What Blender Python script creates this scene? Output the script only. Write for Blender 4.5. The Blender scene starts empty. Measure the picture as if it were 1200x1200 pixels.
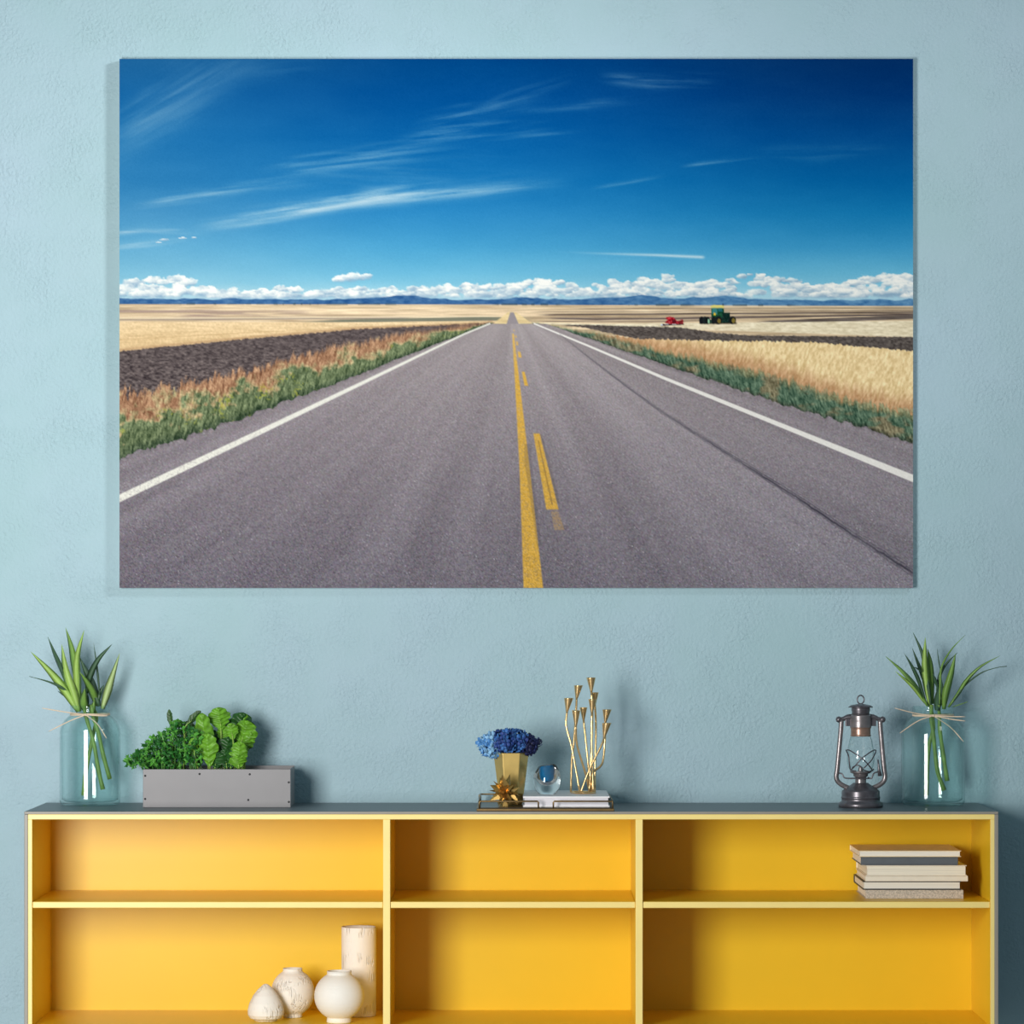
import bpy, bmesh, math, random
import numpy as np
from mathutils import Vector, Matrix

C = bpy.context.scene.collection
PI = math.pi
rnd = random.Random(7)

# ------------------------------------------------------------------ measures
Z0 = 7.4                    # camera to cabinet front
S = 0.00175                 # metres per pixel in the cabinet's front plane
F = Z0 / S
VX, VY = 599.0, 715.0       # where the camera's level axis meets the frame
ZTOP = 0.72                 # height of the cabinet top
ZC = ZTOP + (951 - VY) * S  # camera height
DEEP = 0.34                 # cabinet depth (the wall is right behind)
WALL_Y = DEEP + 0.005


def P(px, py, d):
    """room position of a measured point lying d metres behind the cabinet front"""
    k = (Z0 + d) / F
    return Vector(((px - VX) * k, d, ZC - (py - VY) * k))


def K(d):
    return (Z0 + d) / F


# ------------------------------------------------------------------ materials
def lin(c):
    return tuple(((v / 255) / 12.92 if v <= 10.31 else (((v / 255) + 0.055) / 1.055) ** 2.4) for v in c)


def mat(name, rgb, rough=0.5, metal=0.0, var=0.08, scale=20.0, bump=0.0, bscale=200.0, stretch=(1, 1, 1), spec=0.5, sub=0.0, trans=0.0):
    m = bpy.data.materials.new(name)
    m.use_nodes = True
    nt = m.node_tree
    b = nt.nodes['Principled BSDF']
    c = lin(rgb)
    tc = nt.nodes.new('ShaderNodeTexCoord')
    mp = nt.nodes.new('ShaderNodeMapping')
    mp.inputs['Scale'].default_value = stretch
    nt.links.new(tc.outputs['Object'], mp.inputs['Vector'])
    no = nt.nodes.new('ShaderNodeTexNoise')
    no.inputs['Scale'].default_value = scale
    no.inputs['Detail'].default_value = 4
    nt.links.new(mp.outputs['Vector'], no.inputs['Vector'])
    r = nt.nodes.new('ShaderNodeValToRGB')
    r.color_ramp.elements[0].position = 0.25
    r.color_ramp.elements[1].position = 0.75
    r.color_ramp.elements[0].color = (*[max(0, v * (1 - var)) for v in c], 1)
    r.color_ramp.elements[1].color = (*[min(1, v * (1 + var)) for v in c], 1)
    nt.links.new(no.outputs['Fac'], r.inputs['Fac'])
    nt.links.new(r.outputs['Color'], b.inputs['Base Color'])
    b.inputs['Roughness'].default_value = rough
    b.inputs['Metallic'].default_value = metal
    b.inputs['Specular IOR Level'].default_value = spec
    if sub:
        b.inputs['Subsurface Weight'].default_value = sub
        b.inputs['Subsurface Scale'].default_value = 0.005
    if trans:
        b.inputs['Transmission Weight'].default_value = trans
    if bump:
        n2 = nt.nodes.new('ShaderNodeTexNoise')
        n2.inputs['Scale'].default_value = bscale
        n2.inputs['Detail'].default_value = 4
        nt.links.new(mp.outputs['Vector'], n2.inputs['Vector'])
        bp = nt.nodes.new('ShaderNodeBump')
        bp.inputs['Strength'].default_value = 1.0
        bp.inputs['Distance'].default_value = bump
        nt.links.new(n2.outputs['Fac'], bp.inputs['Height'])
        nt.links.new(bp.outputs['Normal'], b.inputs['Normal'])
    return m


def thin_glass(name, tint, edge, ior=1.45, rough=0.0):
    """thin-walled clear glass: tinted see-through plus its Fresnel reflection"""
    m = bpy.data.materials.new(name)
    m.use_nodes = True
    nt = m.node_tree
    for n in list(nt.nodes):
        nt.nodes.remove(n)
    out = nt.nodes.new('ShaderNodeOutputMaterial')
    lw = nt.nodes.new('ShaderNodeLayerWeight')
    lw.inputs['Blend'].default_value = 0.3
    r = nt.nodes.new('ShaderNodeValToRGB')
    r.color_ramp.elements[0].color = (*tint, 1)
    r.color_ramp.elements[0].position = 0.35
    r.color_ramp.elements[1].color = (*edge, 1)
    r.color_ramp.elements[1].position = 1.0
    tr = nt.nodes.new('ShaderNodeBsdfTransparent')
    gl = nt.nodes.new('ShaderNodeBsdfGlossy')
    gl.inputs['Roughness'].default_value = rough
    fr = nt.nodes.new('ShaderNodeFresnel')
    ge = nt.nodes.new('ShaderNodeNewGeometry')
    mr = nt.nodes.new('ShaderNodeMapRange')        # inner faces of the wall: same reflectance as the outer ones
    mr.inputs['To Min'].default_value = ior
    mr.inputs['To Max'].default_value = 1 / ior
    nt.links.new(ge.outputs['Backfacing'], mr.inputs['Value'])
    nt.links.new(mr.outputs['Result'], fr.inputs['IOR'])
    mx = nt.nodes.new('ShaderNodeMixShader')
    nt.links.new(lw.outputs['Facing'], r.inputs['Fac'])
    nt.links.new(r.outputs['Color'], tr.inputs['Color'])
    nt.links.new(fr.outputs['Fac'], mx.inputs['Fac'])
    nt.links.new(tr.outputs['BSDF'], mx.inputs[1])
    nt.links.new(gl.outputs['BSDF'], mx.inputs[2])
    nt.links.new(mx.outputs['Shader'], out.inputs['Surface'])
    return m


# ------------------------------------------------------------------ mesh helpers
class MB:
    def __init__(self):
        self.v, self.f, self.mi, self.sm = [], [], [], []

    def add(self, vs, fs, mi=0, smooth=False):
        o = len(self.v)
        self.v += [tuple(p) for p in vs]
        for f in fs:
            self.f.append([i + o for i in f])
            self.mi.append(mi)
            self.sm.append(smooth)

    def box(self, x0, x1, y0, y1, z0, z1, mi=0, front=None):
        vs = [(x0, y0, z0), (x1, y0, z0), (x1, y1, z0), (x0, y1, z0), (x0, y0, z1), (x1, y0, z1), (x1, y1, z1), (x0, y1, z1)]
        fs = [(0, 3, 2, 1), (4, 5, 6, 7), (0, 1, 5, 4), (1, 2, 6, 5), (2, 3, 7, 6), (3, 0, 4, 7)]
        o = len(self.f)
        self.add(vs, fs, mi)
        if front is not None:
            self.mi[o + 2] = front

    def lathe(self, c, prof, n=48, mi=0, cap=True):
        """prof: list of (r, z) going up, about the vertical axis through c"""
        full = [prof[0]]
        for (ra, za), (rb, zb) in zip(prof[:-1], prof[1:]):      # extra rings by the ends of long walls keep them straight
            if math.hypot(rb - ra, zb - za) > 0.007 and ra > 1e-3 and rb > 1e-3:
                full += [(ra + (rb - ra) * q, za + (zb - za) * q) for q in (0.06, 0.94)]
            full.append((rb, zb))
        prof = full
        vs, fs = [], []
        for r, z in prof:
            for k in range(n):
                a = 2 * PI * k / n
                vs.append((c[0] + r * math.cos(a), c[1] + r * math.sin(a), c[2] + z))
        for i in range(len(prof) - 1):
            for k in range(n):
                k2 = (k + 1) % n
                fs.append((i * n + k, i * n + k2, (i + 1) * n + k2, (i + 1) * n + k))
        if cap:
            if prof[0][0] > 1e-5:
                fs.append(tuple(reversed(range(n))))
            if prof[-1][0] > 1e-5:
                fs.append(tuple(range((len(prof) - 1) * n, len(prof) * n)))
        self.add(vs, fs, mi, True)

    def tube(self, pts, r, n=10, mi=0, closed=False, squash=1.0):
        pts = [Vector(p) for p in pts]
        m = len(pts)
        rs = r if isinstance(r, (list, tuple)) else [r] * m
        vs, fs = [], []
        up = None
        for i, p in enumerate(pts):
            if closed:
                t = (pts[(i + 1) % m] - pts[i - 1]).normalized()
            else:
                t = (pts[min(i + 1, m - 1)] - pts[max(i - 1, 0)]).normalized()
            if up is None:
                up = Vector((0, 1, 0)) if abs(t.y) < 0.9 else Vector((1, 0, 0))
            u = (up - t * up.dot(t))
            u = u.normalized() if u.length > 1e-6 else t.orthogonal().normalized()
            up = u
            w = t.cross(u)
            for k in range(n):
                a = 2 * PI * k / n
                vs.append(p + u * (rs[i] * squash * math.cos(a)) + w * (rs[i] * math.sin(a)))
        for i in range(m if closed else m - 1):
            j = (i + 1) % m
            for k in range(n):
                k2 = (k + 1) % n
                fs.append((i * n + k, i * n + k2, j * n + k2, j * n + k))
        if not closed:
            fs.append(tuple(reversed(range(n))))
            fs.append(tuple(range((m - 1) * n, m * n)))
        self.add(vs, fs, mi, True)

    def blade(self, pts, w, thick=0.0008, fold=0.25, side=None, mi=0, prof=None):
        """a long pointed leaf with a keel: four points per ring"""
        pts = smooth_path(pts, 14)
        m = len(pts)
        vs, fs = [], []
        for i, p in enumerate(pts):
            t = (pts[min(i + 1, m - 1)] - pts[max(i - 1, 0)]).normalized()
            s = Vector(side) if side else Vector((0.95, 0.3, 0))
            s = (s - t * s.dot(t))
            if s.length < 1e-4:
                s = t.orthogonal()
            s.normalize()
            n = t.cross(s).normalized()
            u = i / (m - 1)
            ww = w * 0.5 * (prof(u) if prof else (0.45 + 0.55 * math.sin(min(1, u / 0.45) * PI / 2)) * (1 - max(0, (u - 0.35) / 0.65) ** 1.8) + 0.02)
            vs += [p - s * ww + n * ww * fold, p + n * thick, p + s * ww + n * ww * fold, p - n * thick]
        for i in range(m - 1):
            for k in range(4):
                k2 = (k + 1) % 4
                fs.append((i * 4 + k, i * 4 + k2, i * 4 + 4 + k2, i * 4 + 4 + k))
        fs += [(3, 2, 1, 0), tuple(range(4 * m - 4, 4 * m))]
        self.add(vs, fs, mi, True)

    def build(self, name, mats, parent=None, bevel=0.0, segs=2, solid=0.0, sub=0):
        me = bpy.data.meshes.new(name)
        me.from_pydata(self.v, [], self.f)
        if not isinstance(mats, (list, tuple)):
            mats = [mats]
        for m in mats:
            me.materials.append(m)
        me.polygons.foreach_set('material_index', self.mi)
        me.polygons.foreach_set('use_smooth', self.sm)
        bm = bmesh.new()
        bm.from_mesh(me)
        bmesh.ops.recalc_face_normals(bm, faces=bm.faces)
        bm.to_mesh(me)
        bm.free()
        me.update()
        o = bpy.data.objects.new(name, me)
        C.objects.link(o)
        if parent is not None:
            o.parent = parent
            o.matrix_parent_inverse = Matrix.Translation(-parent.location)
        if solid:
            md = o.modifiers.new('thickness', 'SOLIDIFY')
            md.thickness = solid
            md.offset = 0
        if bevel:
            md = o.modifiers.new('edge', 'BEVEL')
            md.width = bevel
            md.segments = segs
            md.limit_method = 'ANGLE'
        if sub:
            md = o.modifiers.new('smooth', 'SUBSURF')
            md.levels = md.render_levels = sub
        return o


def smooth_path(pts, n):
    """Catmull-Rom through the points, n samples"""
    pts = [Vector(p) for p in pts]
    if len(pts) == 2:
        return [pts[0].lerp(pts[1], i / (n - 1)) for i in range(n)]
    q = [pts[0] * 2 - pts[1]] + pts + [pts[-1] * 2 - pts[-2]]
    out = []
    for i in range(n):
        t = i / (n - 1) * (len(pts) - 1)
        k = min(int(t), len(pts) - 2)
        u = t - k
        a, b, c, d = q[k:k + 4]
        out.append(0.5 * ((2 * b) + (c - a) * u + (2 * a - 5 * b + 4 * c - d) * u * u + (3 * b - a - 3 * c + d) * u ** 3))
    return out


def thing(name, loc, label, cat, group=None):
    o = bpy.data.objects.new(name, None)
    o.empty_display_size = 0.05
    C.objects.link(o)
    o.location = loc
    o['label'] = label
    o['category'] = cat
    if group:
        o['group'] = group
    return o


def tag(o, label, cat, group=None):
    o['label'] = label
    o['category'] = cat
    if group:
        o['group'] = group
    return o


def structure(o, label, cat):
    o['kind'] = 'structure'
    o['label'] = label
    o['category'] = cat
    return o


def copy_tree(o, parent=None):
    c = o.copy()
    C.objects.link(c)
    if parent is not None:
        c.parent = parent
        c.matrix_parent_inverse = o.matrix_parent_inverse.copy()
    for ch in list(o.children):
        copy_tree(ch, c)
    return c


# ------------------------------------------------------------------ the room
def wall_material():
    m = bpy.data.materials.new('blue_plaster')
    m.use_nodes = True
    nt = m.node_tree
    b = nt.nodes['Principled BSDF']
    tc = nt.nodes.new('ShaderNodeTexCoord')
    big = nt.nodes.new('ShaderNodeTexNoise')
    big.inputs['Scale'].default_value = 2.2
    big.inputs['Detail'].default_value = 5
    big.inputs['Roughness'].default_value = 0.6
    nt.links.new(tc.outputs['Object'], big.inputs['Vector'])
    r = nt.nodes.new('ShaderNodeValToRGB')
    r.color_ramp.elements[0].position = 0.3
    r.color_ramp.elements[0].color = (*lin((161, 192, 199)), 1)
    r.color_ramp.elements[1].position = 0.72
    r.color_ramp.elements[1].color = (*lin((171, 196, 209)), 1)
    nt.links.new(big.outputs['Fac'], r.inputs['Fac'])
    nt.links.new(r.outputs['Color'], b.inputs['Base Color'])
    b.inputs['Roughness'].default_value = 0.62
    b.inputs['Specular IOR Level'].default_value = 0.35
    fine = nt.nodes.new('ShaderNodeTexNoise')
    fine.inputs['Scale'].default_value = 150
    fine.inputs['Detail'].default_value = 3
    fine.inputs['Roughness'].default_value = 0.5
    fine.inputs['Distortion'].default_value = 0.4
    nt.links.new(tc.outputs['Object'], fine.inputs['Vector'])
    pit = nt.nodes.new('ShaderNodeTexNoise')
    pit.inputs['Scale'].default_value = 9
    pit.inputs['Detail'].default_value = 4
    nt.links.new(tc.outputs['Object'], pit.inputs['Vector'])
    pr = nt.nodes.new('ShaderNodeMapRange')
    pr.inputs['From Min'].default_value = 0.38
    pr.inputs['From Max'].default_value = 0.68
    pr.inputs['To Min'].default_value = 0.25
    pr.inputs['To Max'].default_value = 1.0
    nt.links.new(pit.outputs['Fac'], pr.inputs['Value'])
    ad = nt.nodes.new('ShaderNodeMath')
    ad.operation = 'MULTIPLY'
    nt.links.new(fine.outputs['Fac'], ad.inputs[0])
    nt.links.new(pr.outputs['Result'], ad.inputs[1])
    bp = nt.nodes.new('ShaderNodeBump')
    bp.inputs['Strength'].default_value = 1.0
    bp.inputs['Distance'].default_value = 0.0036
    nt.links.new(ad.outputs['Value'], bp.inputs['Height'])
    nt.links.new(bp.outputs['Normal'], b.inputs['Normal'])
    return m


w = MB()
w.box(-4.5, 4.5, WALL_Y, WALL_Y + 0.12, 0, 3.2)
structure(w.build('wall_back', wall_material()), 'pale blue textured plaster wall behind the cabinet', 'wall')
fl = MB()
fl.box(-4.5, 4.5, -9.0, WALL_Y + 0.12, -0.1, 0)
structure(fl.build('floor', mat('pale_floor', (158, 156, 154), 0.45, var=0.2, scale=6, stretch=(8, 1, 1))), 'pale floor under the cabinet', 'floor')

# ------------------------------------------------------------------ the cabinet
YEL = mat('yellow_lacquer', (242, 200, 42), 0.33, var=0.03, scale=5, bump=0.00006, bscale=700, spec=0.32)
PALE = mat('pale_yellow_edge', (252, 226, 140), 0.4, var=0.03, scale=14)
GREY = mat('grey_shell', (90, 101, 106), 0.4, var=0.05, scale=14)
LIT_GREY = mat('lit_grey_front_edge', (150, 144, 134), 0.45, var=0.04, scale=14)  # shell fronts painted lighter than the top, as if catching the key light
x0, x1 = (28.3 - VX) * S, (1170 - VX) * S
zt = ZTOP
g = 0.0078            # grey skin thickness
ZB = ZC - (1203 - VY) * S            # top of the bottom board
zbot = ZB - 0.022
cab = thing('shelving_cabinet', ((x0 + x1) / 2, DEEP / 2, 0), 'long low open cabinet, grey outside and bright yellow inside, against the wall', 'cabinet')
m_ = MB()
m_.box(x0, x1, 0, DEEP, zt - 0.0058, zt, front=1)
m_.build('top_skin', [GREY, LIT_GREY], cab, bevel=0.0012)['label'] = 'thin grey top panel'
for xa, xb in ((x0, x0 + g), (x1 - g, x1)):
    m_ = MB()
    m_.box(xa, xb, 0, DEEP, zbot - 0.006, zt - 0.0058, front=1)
    m_.build('side_skin', [GREY, LIT_GREY], cab, bevel=0.001)['label'] = 'thin grey side panel'
zi = zt - 0.0058
e = 0.0085            # yellow board seen from the front
xi0, xi1 = x0 + g, x1 - g
m_ = MB()
m_.box(xi0, xi1, 0.0005, DEEP - 0.012, zi - 0.0105, zi, front=1)
m_.build('top_board', [YEL, PALE], cab, bevel=0.0006)
for xa, xb in ((xi0, xi0 + e), (xi1 - e, xi1)):
    m_ = MB()
    m_.box(xa, xb, 0.0005, DEEP - 0.03, ZB, zi - 0.0105, front=1)
    m_.build('side_board', [YEL, PALE], cab, bevel=0.0006)
m_ = MB()
m_.box(xi0, xi1, 0.0005, DEEP - 0.012, zbot, ZB, front=1)
m_.build('bottom_board', [YEL, PALE], cab, bevel=0.0006)
m_ = MB()
m_.box(xi0, xi1, DEEP - 0.034, DEEP - 0.012, ZB, zi - 0.0105)
m_.build('back_board', YEL, cab)
dv = [((448.8 - VX) * S, (457.3 - VX) * S), ((744.8 - VX) * S, (753.2 - VX) * S)]
for xa, xb in dv:
    m_ = MB()
    m_.box(xa, xb, 0.001, DEEP - 0.034, ZB, zi - 0.0105, front=1)
    m_.build('divider', [YEL, PALE], cab, bevel=0.0008)
ZS = ZC - (1056.8 - VY) * S
edges = [xi0 + e, dv[0][0], dv[0][1], dv[1][0], dv[1][1], xi1 - e]
for k in range(3):
    m_ = MB()
    m_.box(edges[2 * k], edges[2 * k + 1], 0.004, DEEP - 0.034, ZS - 0.0135, ZS, front=1)
    m_.build('shelf', [YEL, PALE], cab, bevel=0.002)
for xx in (x0 + 0.10, x1 - 0.10):
    for yy in (0.05, DEEP - 0.06):
        m_ = MB()
        m_.lathe((xx, yy, 0), [(0.012, 0), (0.018, zbot - 0.002)], 20)
        m_.build('leg', GREY, cab)

# ------------------------------------------------------------------ the big print: a country road, painted point by point on a fine grid
def paint_road():
    W, H = 931, 621
    rs = np.random.RandomState(3)
    X, Y = np.meshgrid(np.arange(W) + 140.0, np.arange(H) + 69.0)

    def noise(u, v, seed):
        tab = np.random.RandomState(seed).rand(256, 256)
        iu, iv = np.floor(u).astype(int), np.floor(v).astype(int)
        fu, fv = u - iu, v - iv
        fu, fv = fu * fu * (3 - 2 * fu), fv * fv * (3 - 2 * fv)
        a, b = tab[iv % 256, iu % 256], tab[iv % 256, (iu + 1) % 256]
        c, d = tab[(iv + 1) % 256, iu % 256], tab[(iv + 1) % 256, (iu + 1) % 256]
        return (a * (1 - fu) + b * fu) * (1 - fv) + (c * (1 - fu) + d * fu) * fv

    def fbm(u, v, seed, o=4):
        s, amp, tot = 0, 1.0, 0
        for k in range(o):
            s = s + amp * noise(u * 2 ** k + 7.3 * k, v * 2 ** k + 3.1 * k, seed + k)
            tot += amp
            amp *= 0.5
        return s / tot

    def sst(a, b, x):
        t = np.clip((x - a) / (b - a), 0, 1)
        return t * t * (3 - 2 * t)

    col = np.zeros((H, W, 3))

    def put(mask, rgb):
        nonlocal col
        rgb = np.asarray(rgb, float)
        col = col * (1 - mask[..., None]) + rgb * mask[..., None]

    def ipx(y, pts):
        """x or y along a polyline given as pairs (key, value)"""
        k = [p[0] for p in pts]
        return np.interp(y, k, [p[1] for p in pts])

    # sky
    ys = [69, 110, 160, 210, 250, 290, 320, 345]
    lft = [(30, 98, 152), (22, 98, 158), (32, 112, 170), (44, 122, 176), (70, 142, 188), (98, 166, 202), (124, 184, 210), (150, 200, 216)]
    mid = [(0, 68, 130), (2, 76, 142), (6, 90, 156), (20, 110, 172), (42, 130, 186), (72, 156, 200), (106, 180, 212), (146, 202, 220)]
    rgt = [(2, 48, 104), (2, 56, 118), (2, 76, 142), (4, 98, 162), (20, 122, 180), (60, 152, 200), (104, 182, 214), (146, 204, 224)]
    t = (X - 140) / 930
    for ch in range(3):
        a, b, c = (np.interp(Y, ys, [q[ch] for q in s]) for s in (lft, mid, rgt))
        col[..., ch] = np.where(t < 0.42, a + (b - a) * sst(0, 0.42, t), b + (c - b) * sst(0.42, 1, t))
    col += (fbm(X / 60, Y / 18, 11)[..., None] - 0.5) * np.array([10, 8, 6])

    # high streaked cloud
    def streak(pts, wid, amp, seed, feather=1.0, soft=1.0):
        xs = [p[0] for p in pts]
        cy = np.interp(X, xs, [p[1] for p in pts])
        ang = math.atan2(pts[-1][1] - pts[0][1], pts[-1][0] - pts[0][0])
        u = X * math.cos(ang) + Y * math.sin(ang)
        v = -X * math.sin(ang) + Y * math.cos(ang)
        f = fbm(u / 70, v / 5.0, seed, 5)
        L = xs[-1] - xs[0]
        along = sst(xs[0] - 4, xs[0] + L * 0.25, X) * (1 - sst(xs[-1] - L * 0.55, xs[-1] + 4, X))
        wv = wid * (0.7 + 0.7 * fbm(X / 50, X * 0, seed + 9))
        d = (Y - cy + (f - 0.5) * wid * 1.2) / wv
        m = np.exp(-(np.where(d > 0, d * 1.5, d * 0.9)) ** 2 * 1.6) * along * (1 - feather + feather * sst(0.25, 0.8, f) * 1.7)
        put(np.clip(m * amp * 0.8, 0, 0.95), (200, 218, 224))

    streak([(110, 190), (200, 130), (330, 56)], 34, 0.20, 20, 0.35)
    streak([(130, 168), (200, 138), (290, 100)], 24, 0.13, 21, 0.4)
    streak([(240, 90), (330, 84), (420, 72)], 14, 0.07, 22, 0.5)
    streak([(215, 272), (300, 258), (380, 243), (470, 232), (560, 226), (690, 213)], 10, 0.72, 30, 0.75)
    streak([(240, 270), (330, 255), (420, 240), (520, 236)], 7, 0.5, 31, 0.7)
    streak([(440, 238), (560, 225), (680, 214)], 7, 0.42, 32, 0.85)
    streak([(120, 276), (170, 270), (250, 274)], 5, 0.5, 33, 0.6)
    streak([(120, 292), (170, 288), (230, 279)], 5, 0.42, 34, 0.6)
    streak([(140, 246), (230, 232), (300, 220), (390, 216)], 8, 0.34, 35, 0.8)
    streak([(290, 208), (370, 198), (440, 190), (560, 178)], 16, 0.30, 36, 0.9)
    streak([(460, 172), (520, 160), (660, 152)], 12, 0.30, 37, 0.95)
    streak([(480, 150), (540, 138), (650, 120)], 11, 0.22, 38, 0.95)
    streak([(560, 128), (620, 112), (680, 92)], 9, 0.16, 39, 0.95)
    streak([(600, 132), (680, 126), (780, 116)], 6, 0.16, 40, 0.9)
    streak([(700, 94), (760, 100), (860, 98)], 9, 0.26, 41, 0.9)
    streak([(560, 165), (610, 160), (690, 154)], 3, 0.26, 42, 0.8)
    streak([(795, 196), (840, 190), (900, 183)], 2.6, 0.34, 43, 0.7)
    streak([(690, 222), (740, 214), (790, 205)], 3, 0.2, 44, 0.8)
    streak([(880, 178), (960, 186), (1072, 170)], 10, 0.08, 45, 0.9)
    streak([(330, 190), (480, 226), (640, 205)], 30, 0.10, 46, 0.9)
    cy = np.interp(X, [640, 700, 770, 826], [294.5, 297, 299, 301.5])
    m = np.exp(-((Y - cy) / np.interp(X, [640, 826], [0.9, 1.8])) ** 2) * sst(640, 800, X) * (1 - sst(822, 828, X))
    put(np.clip(m * 0.75, 0, 1), (214, 230, 234))

    # heaped cloud along the horizon, puff behind puff
    top = [(140, 333), (155, 325), (200, 323), (232, 326), (250, 335), (300, 338), (330, 333), (372, 337), (440, 333), (480, 334), (520, 330), (560, 331), (600, 331), (625, 325), (660, 327),
           (690, 330), (720, 327), (760, 322), (780, 319), (800, 327), (850, 325), (870, 317), (900, 318), (930, 324), (960, 332), (990, 330), (1010, 323), (1040, 318), (1070, 320)]
    put(sst(330, 349, Y + (fbm(X / 30, Y / 8, 71) - 0.5) * 12) * 0.42, (196, 214, 222))
    puffs = []
    for i in range(620):
        x = rs.uniform(134, 1076)
        yt = ipx(x, top)
        q = rs.rand() ** 1.1
        y = yt + 4 + q * (349 - yt - 3)
        rx = rs.uniform(4, 13) * (0.7 + 0.5 * q)
        puffs.append((y, x, rx, rx * rs.uniform(0.36, 0.6)))
    for x, y, rx in ((404, 326, 10), (416, 325, 12), (428, 324, 9), (396, 328, 7), (160, 331, 12), (180, 329, 12), (205, 328, 14), (222, 331, 12), (1020, 328, 14), (1042, 326, 16), (1060, 328, 14), (1006, 331, 9),
                     (192, 281, 6), (215, 279, 5), (186, 284, 4), (227, 278.5, 4)):
        puffs.append((y, x, rx, rx * (0.42 if y > 300 else 0.22)))
    puffs.sort(key=lambda q: q[0] + rs.uniform(-5, 5))
    wob = fbm(X / 5, Y / 4, 77, 4)
    wob2 = fbm(X / 9, Y / 5, 83, 4)
    for y, x, rx, ry in puffs:
        j0, j1 = int(max(0, x - 140 - rx * 1.6)), int(min(W, x - 140 + rx * 1.6 + 2))
        i0, i1 = int(max(0, y - 69 - ry * 1.8)), int(min(H, y - 69 + ry * 1.8 + 2))
        if j1 <= j0:
            continue
        xx, yy = X[i0:i1, j0:j1], Y[i0:i1, j0:j1]
        dx, dy = (xx - x) / rx, (yy - y) / ry
        r = np.sqrt(dx * dx + dy * dy) + (wob[i0:i1, j0:j1] - 0.5) * 1.1
        a = (1 - sst(0.75, 1.08, r)) * (0.9 - 0.5 * sst(0.2, 1.0, dy)) * (1 - sst(345, 351, yy))
        li = np.clip(0.56 - 0.55 * dy - 0.16 * dx + (wob2[i0:i1, j0:j1] - 0.5) * 1.3 - 0.25 * sst(338, 349, yy), 0, 1)
        c = np.array([140, 172, 196.]) * (1 - li[..., None]) + np.array([246, 246, 240.]) * li[..., None]
        col[i0:i1, j0:j1] = col[i0:i1, j0:j1] * (1 - a[..., None]) + c * a[..., None]

    # far blue hills
    ridge = 350.5 + (fbm(X / 34, X * 0, 90, 5) - 0.5) * 9 - np.exp(-((X - 470) / 26) ** 2) * 3.2 - np.exp(-((X - 620) / 40) ** 2) * 2 - np.exp(-((X - 800) / 110) ** 2) * 2.5
    hb = fbm(X / 7, Y / 3, 93)
    hill = np.array([62, 104, 152.]) + (hb[..., None] - 0.5) * np.array([70, 66, 50]) + sst(560, 900, X)[..., None] * np.array([20, 26, 20])
    put(sst(-0.8, 0.8, Y - ridge), hill)

    # the plain
    hor = np.interp(X, [140, 560, 640, 1070], [356.3, 356.8, 357.2, 358.6])
    g0 = sst(-0.7, 0.7, Y - hor)
    depth = np.clip(Y - hor, 0, None)
    n1 = fbm(X / 70, Y / 2.2, 101, 4)
    n2 = fbm(X / 30, Y / 1.4, 105, 4)
    plain = np.array([214, 190, 156.]) + (n1[..., None] - 0.5) * np.array([96, 92, 84]) + (n2[..., None] - 0.5) * np.array([50, 50, 44])
    put(g0, np.clip(plain, 0, 255))
    trees = (fbm(X / 9, X * 0, 111, 3) > 0.53) * np.exp(-((Y - hor + 0.3) / 1.1) ** 2)
    put(trees * sst(0.35, 0.7, fbm(X / 40, X * 0, 113, 2)) * 0.7, (60, 80, 92))
    # left: rolling stubble with mauve hollows
    L = X < 590
    hollow = sst(0.52, 0.72, fbm(X / 80, Y / 5, 120)) * sst(360, 364, Y) * (1 - sst(372, 377, Y)) * L * np.interp(X, [140, 300, 420], [1, 0.8, 0.15])
    put(hollow * 0.7, (150, 128, 122))

    def band(ya, yb, rgb, x0=140, x1=1070, soft=0.6, alpha=1.0, fade=18, rough=0.0, seed=130):
        a, b = ipx(X, ya), ipx(X, yb)
        if rough:
            rr = (fbm(X / 2.5, Y / 6, seed, 3) - 0.5) * rough
            a, b = a + rr, b + rr
        m = sst(-soft, soft, Y - a) * (1 - sst(-soft, soft, Y - b)) * sst(x0 - fade, x0 + 1, X) * (1 - sst(x1 - 1, x1 + fade, X))
        put(m * alpha, rgb)

    n3 = fbm(X / 20, Y / 1.6, 140, 3)
    band([(140, 372), (560, 370)], [(140, 374), (560, 372)], (232, 214, 182), 140, 570, alpha=0.7)
    band([(140, 374.2), (560, 371.5)], [(140, 375.6), (560, 373)], (132, 122, 116), 140, 470, alpha=0.7)
    band([(300, 378), (420, 374), (560, 371.5)], [(300, 379), (420, 377.5), (560, 376)], (116, 120, 104), 400, 575, alpha=0.9, fade=60)
    gold = np.array([220, 190, 144.]) + (n3[..., None] - 0.5) * np.array([34, 34, 34]) + (fbm(X / 2, Y / 2, 145, 2)[..., None] - 0.5) * np.array([30, 30, 28])
    gold = gold + sst(400, 376, Y)[..., None] * np.array([10, 12, 14])
    band([(140, 377), (420, 378), (590, 376)], [(140, 412), (300, 396), (420, 386), (590, 379)], gold, 140, 590)
    gl = np.abs(Y - ipx(X, [(140, 398), (400, 384), (590, 378)])) < 0.5
    put(gl * L * 0.25, (170, 135, 90))
    # ploughed strip, left
    soil = np.array([92, 82, 82.]) + (fbm(X / 3.2, Y / 1.6, 150, 4)[..., None] - 0.5) * np.array([120, 112, 104]) * np.interp(Y, [378, 440], [0.5, 1.0])[..., None]
    band([(140, 411.5), (300, 396), (420, 385.5), (560, 379), (590, 377)], [(140, 470), (590, 470)], np.clip(soil, 20, 255), 140, 572, soft=0.8, rough=3)
    fr = np.exp(-((Y - ipx(X, [(140, 410), (300, 394.6), (420, 384.5), (560, 379)])) / 1.6) ** 2) * (X < 560)
    put(fr * 0.35, (140, 100, 70))
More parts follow.
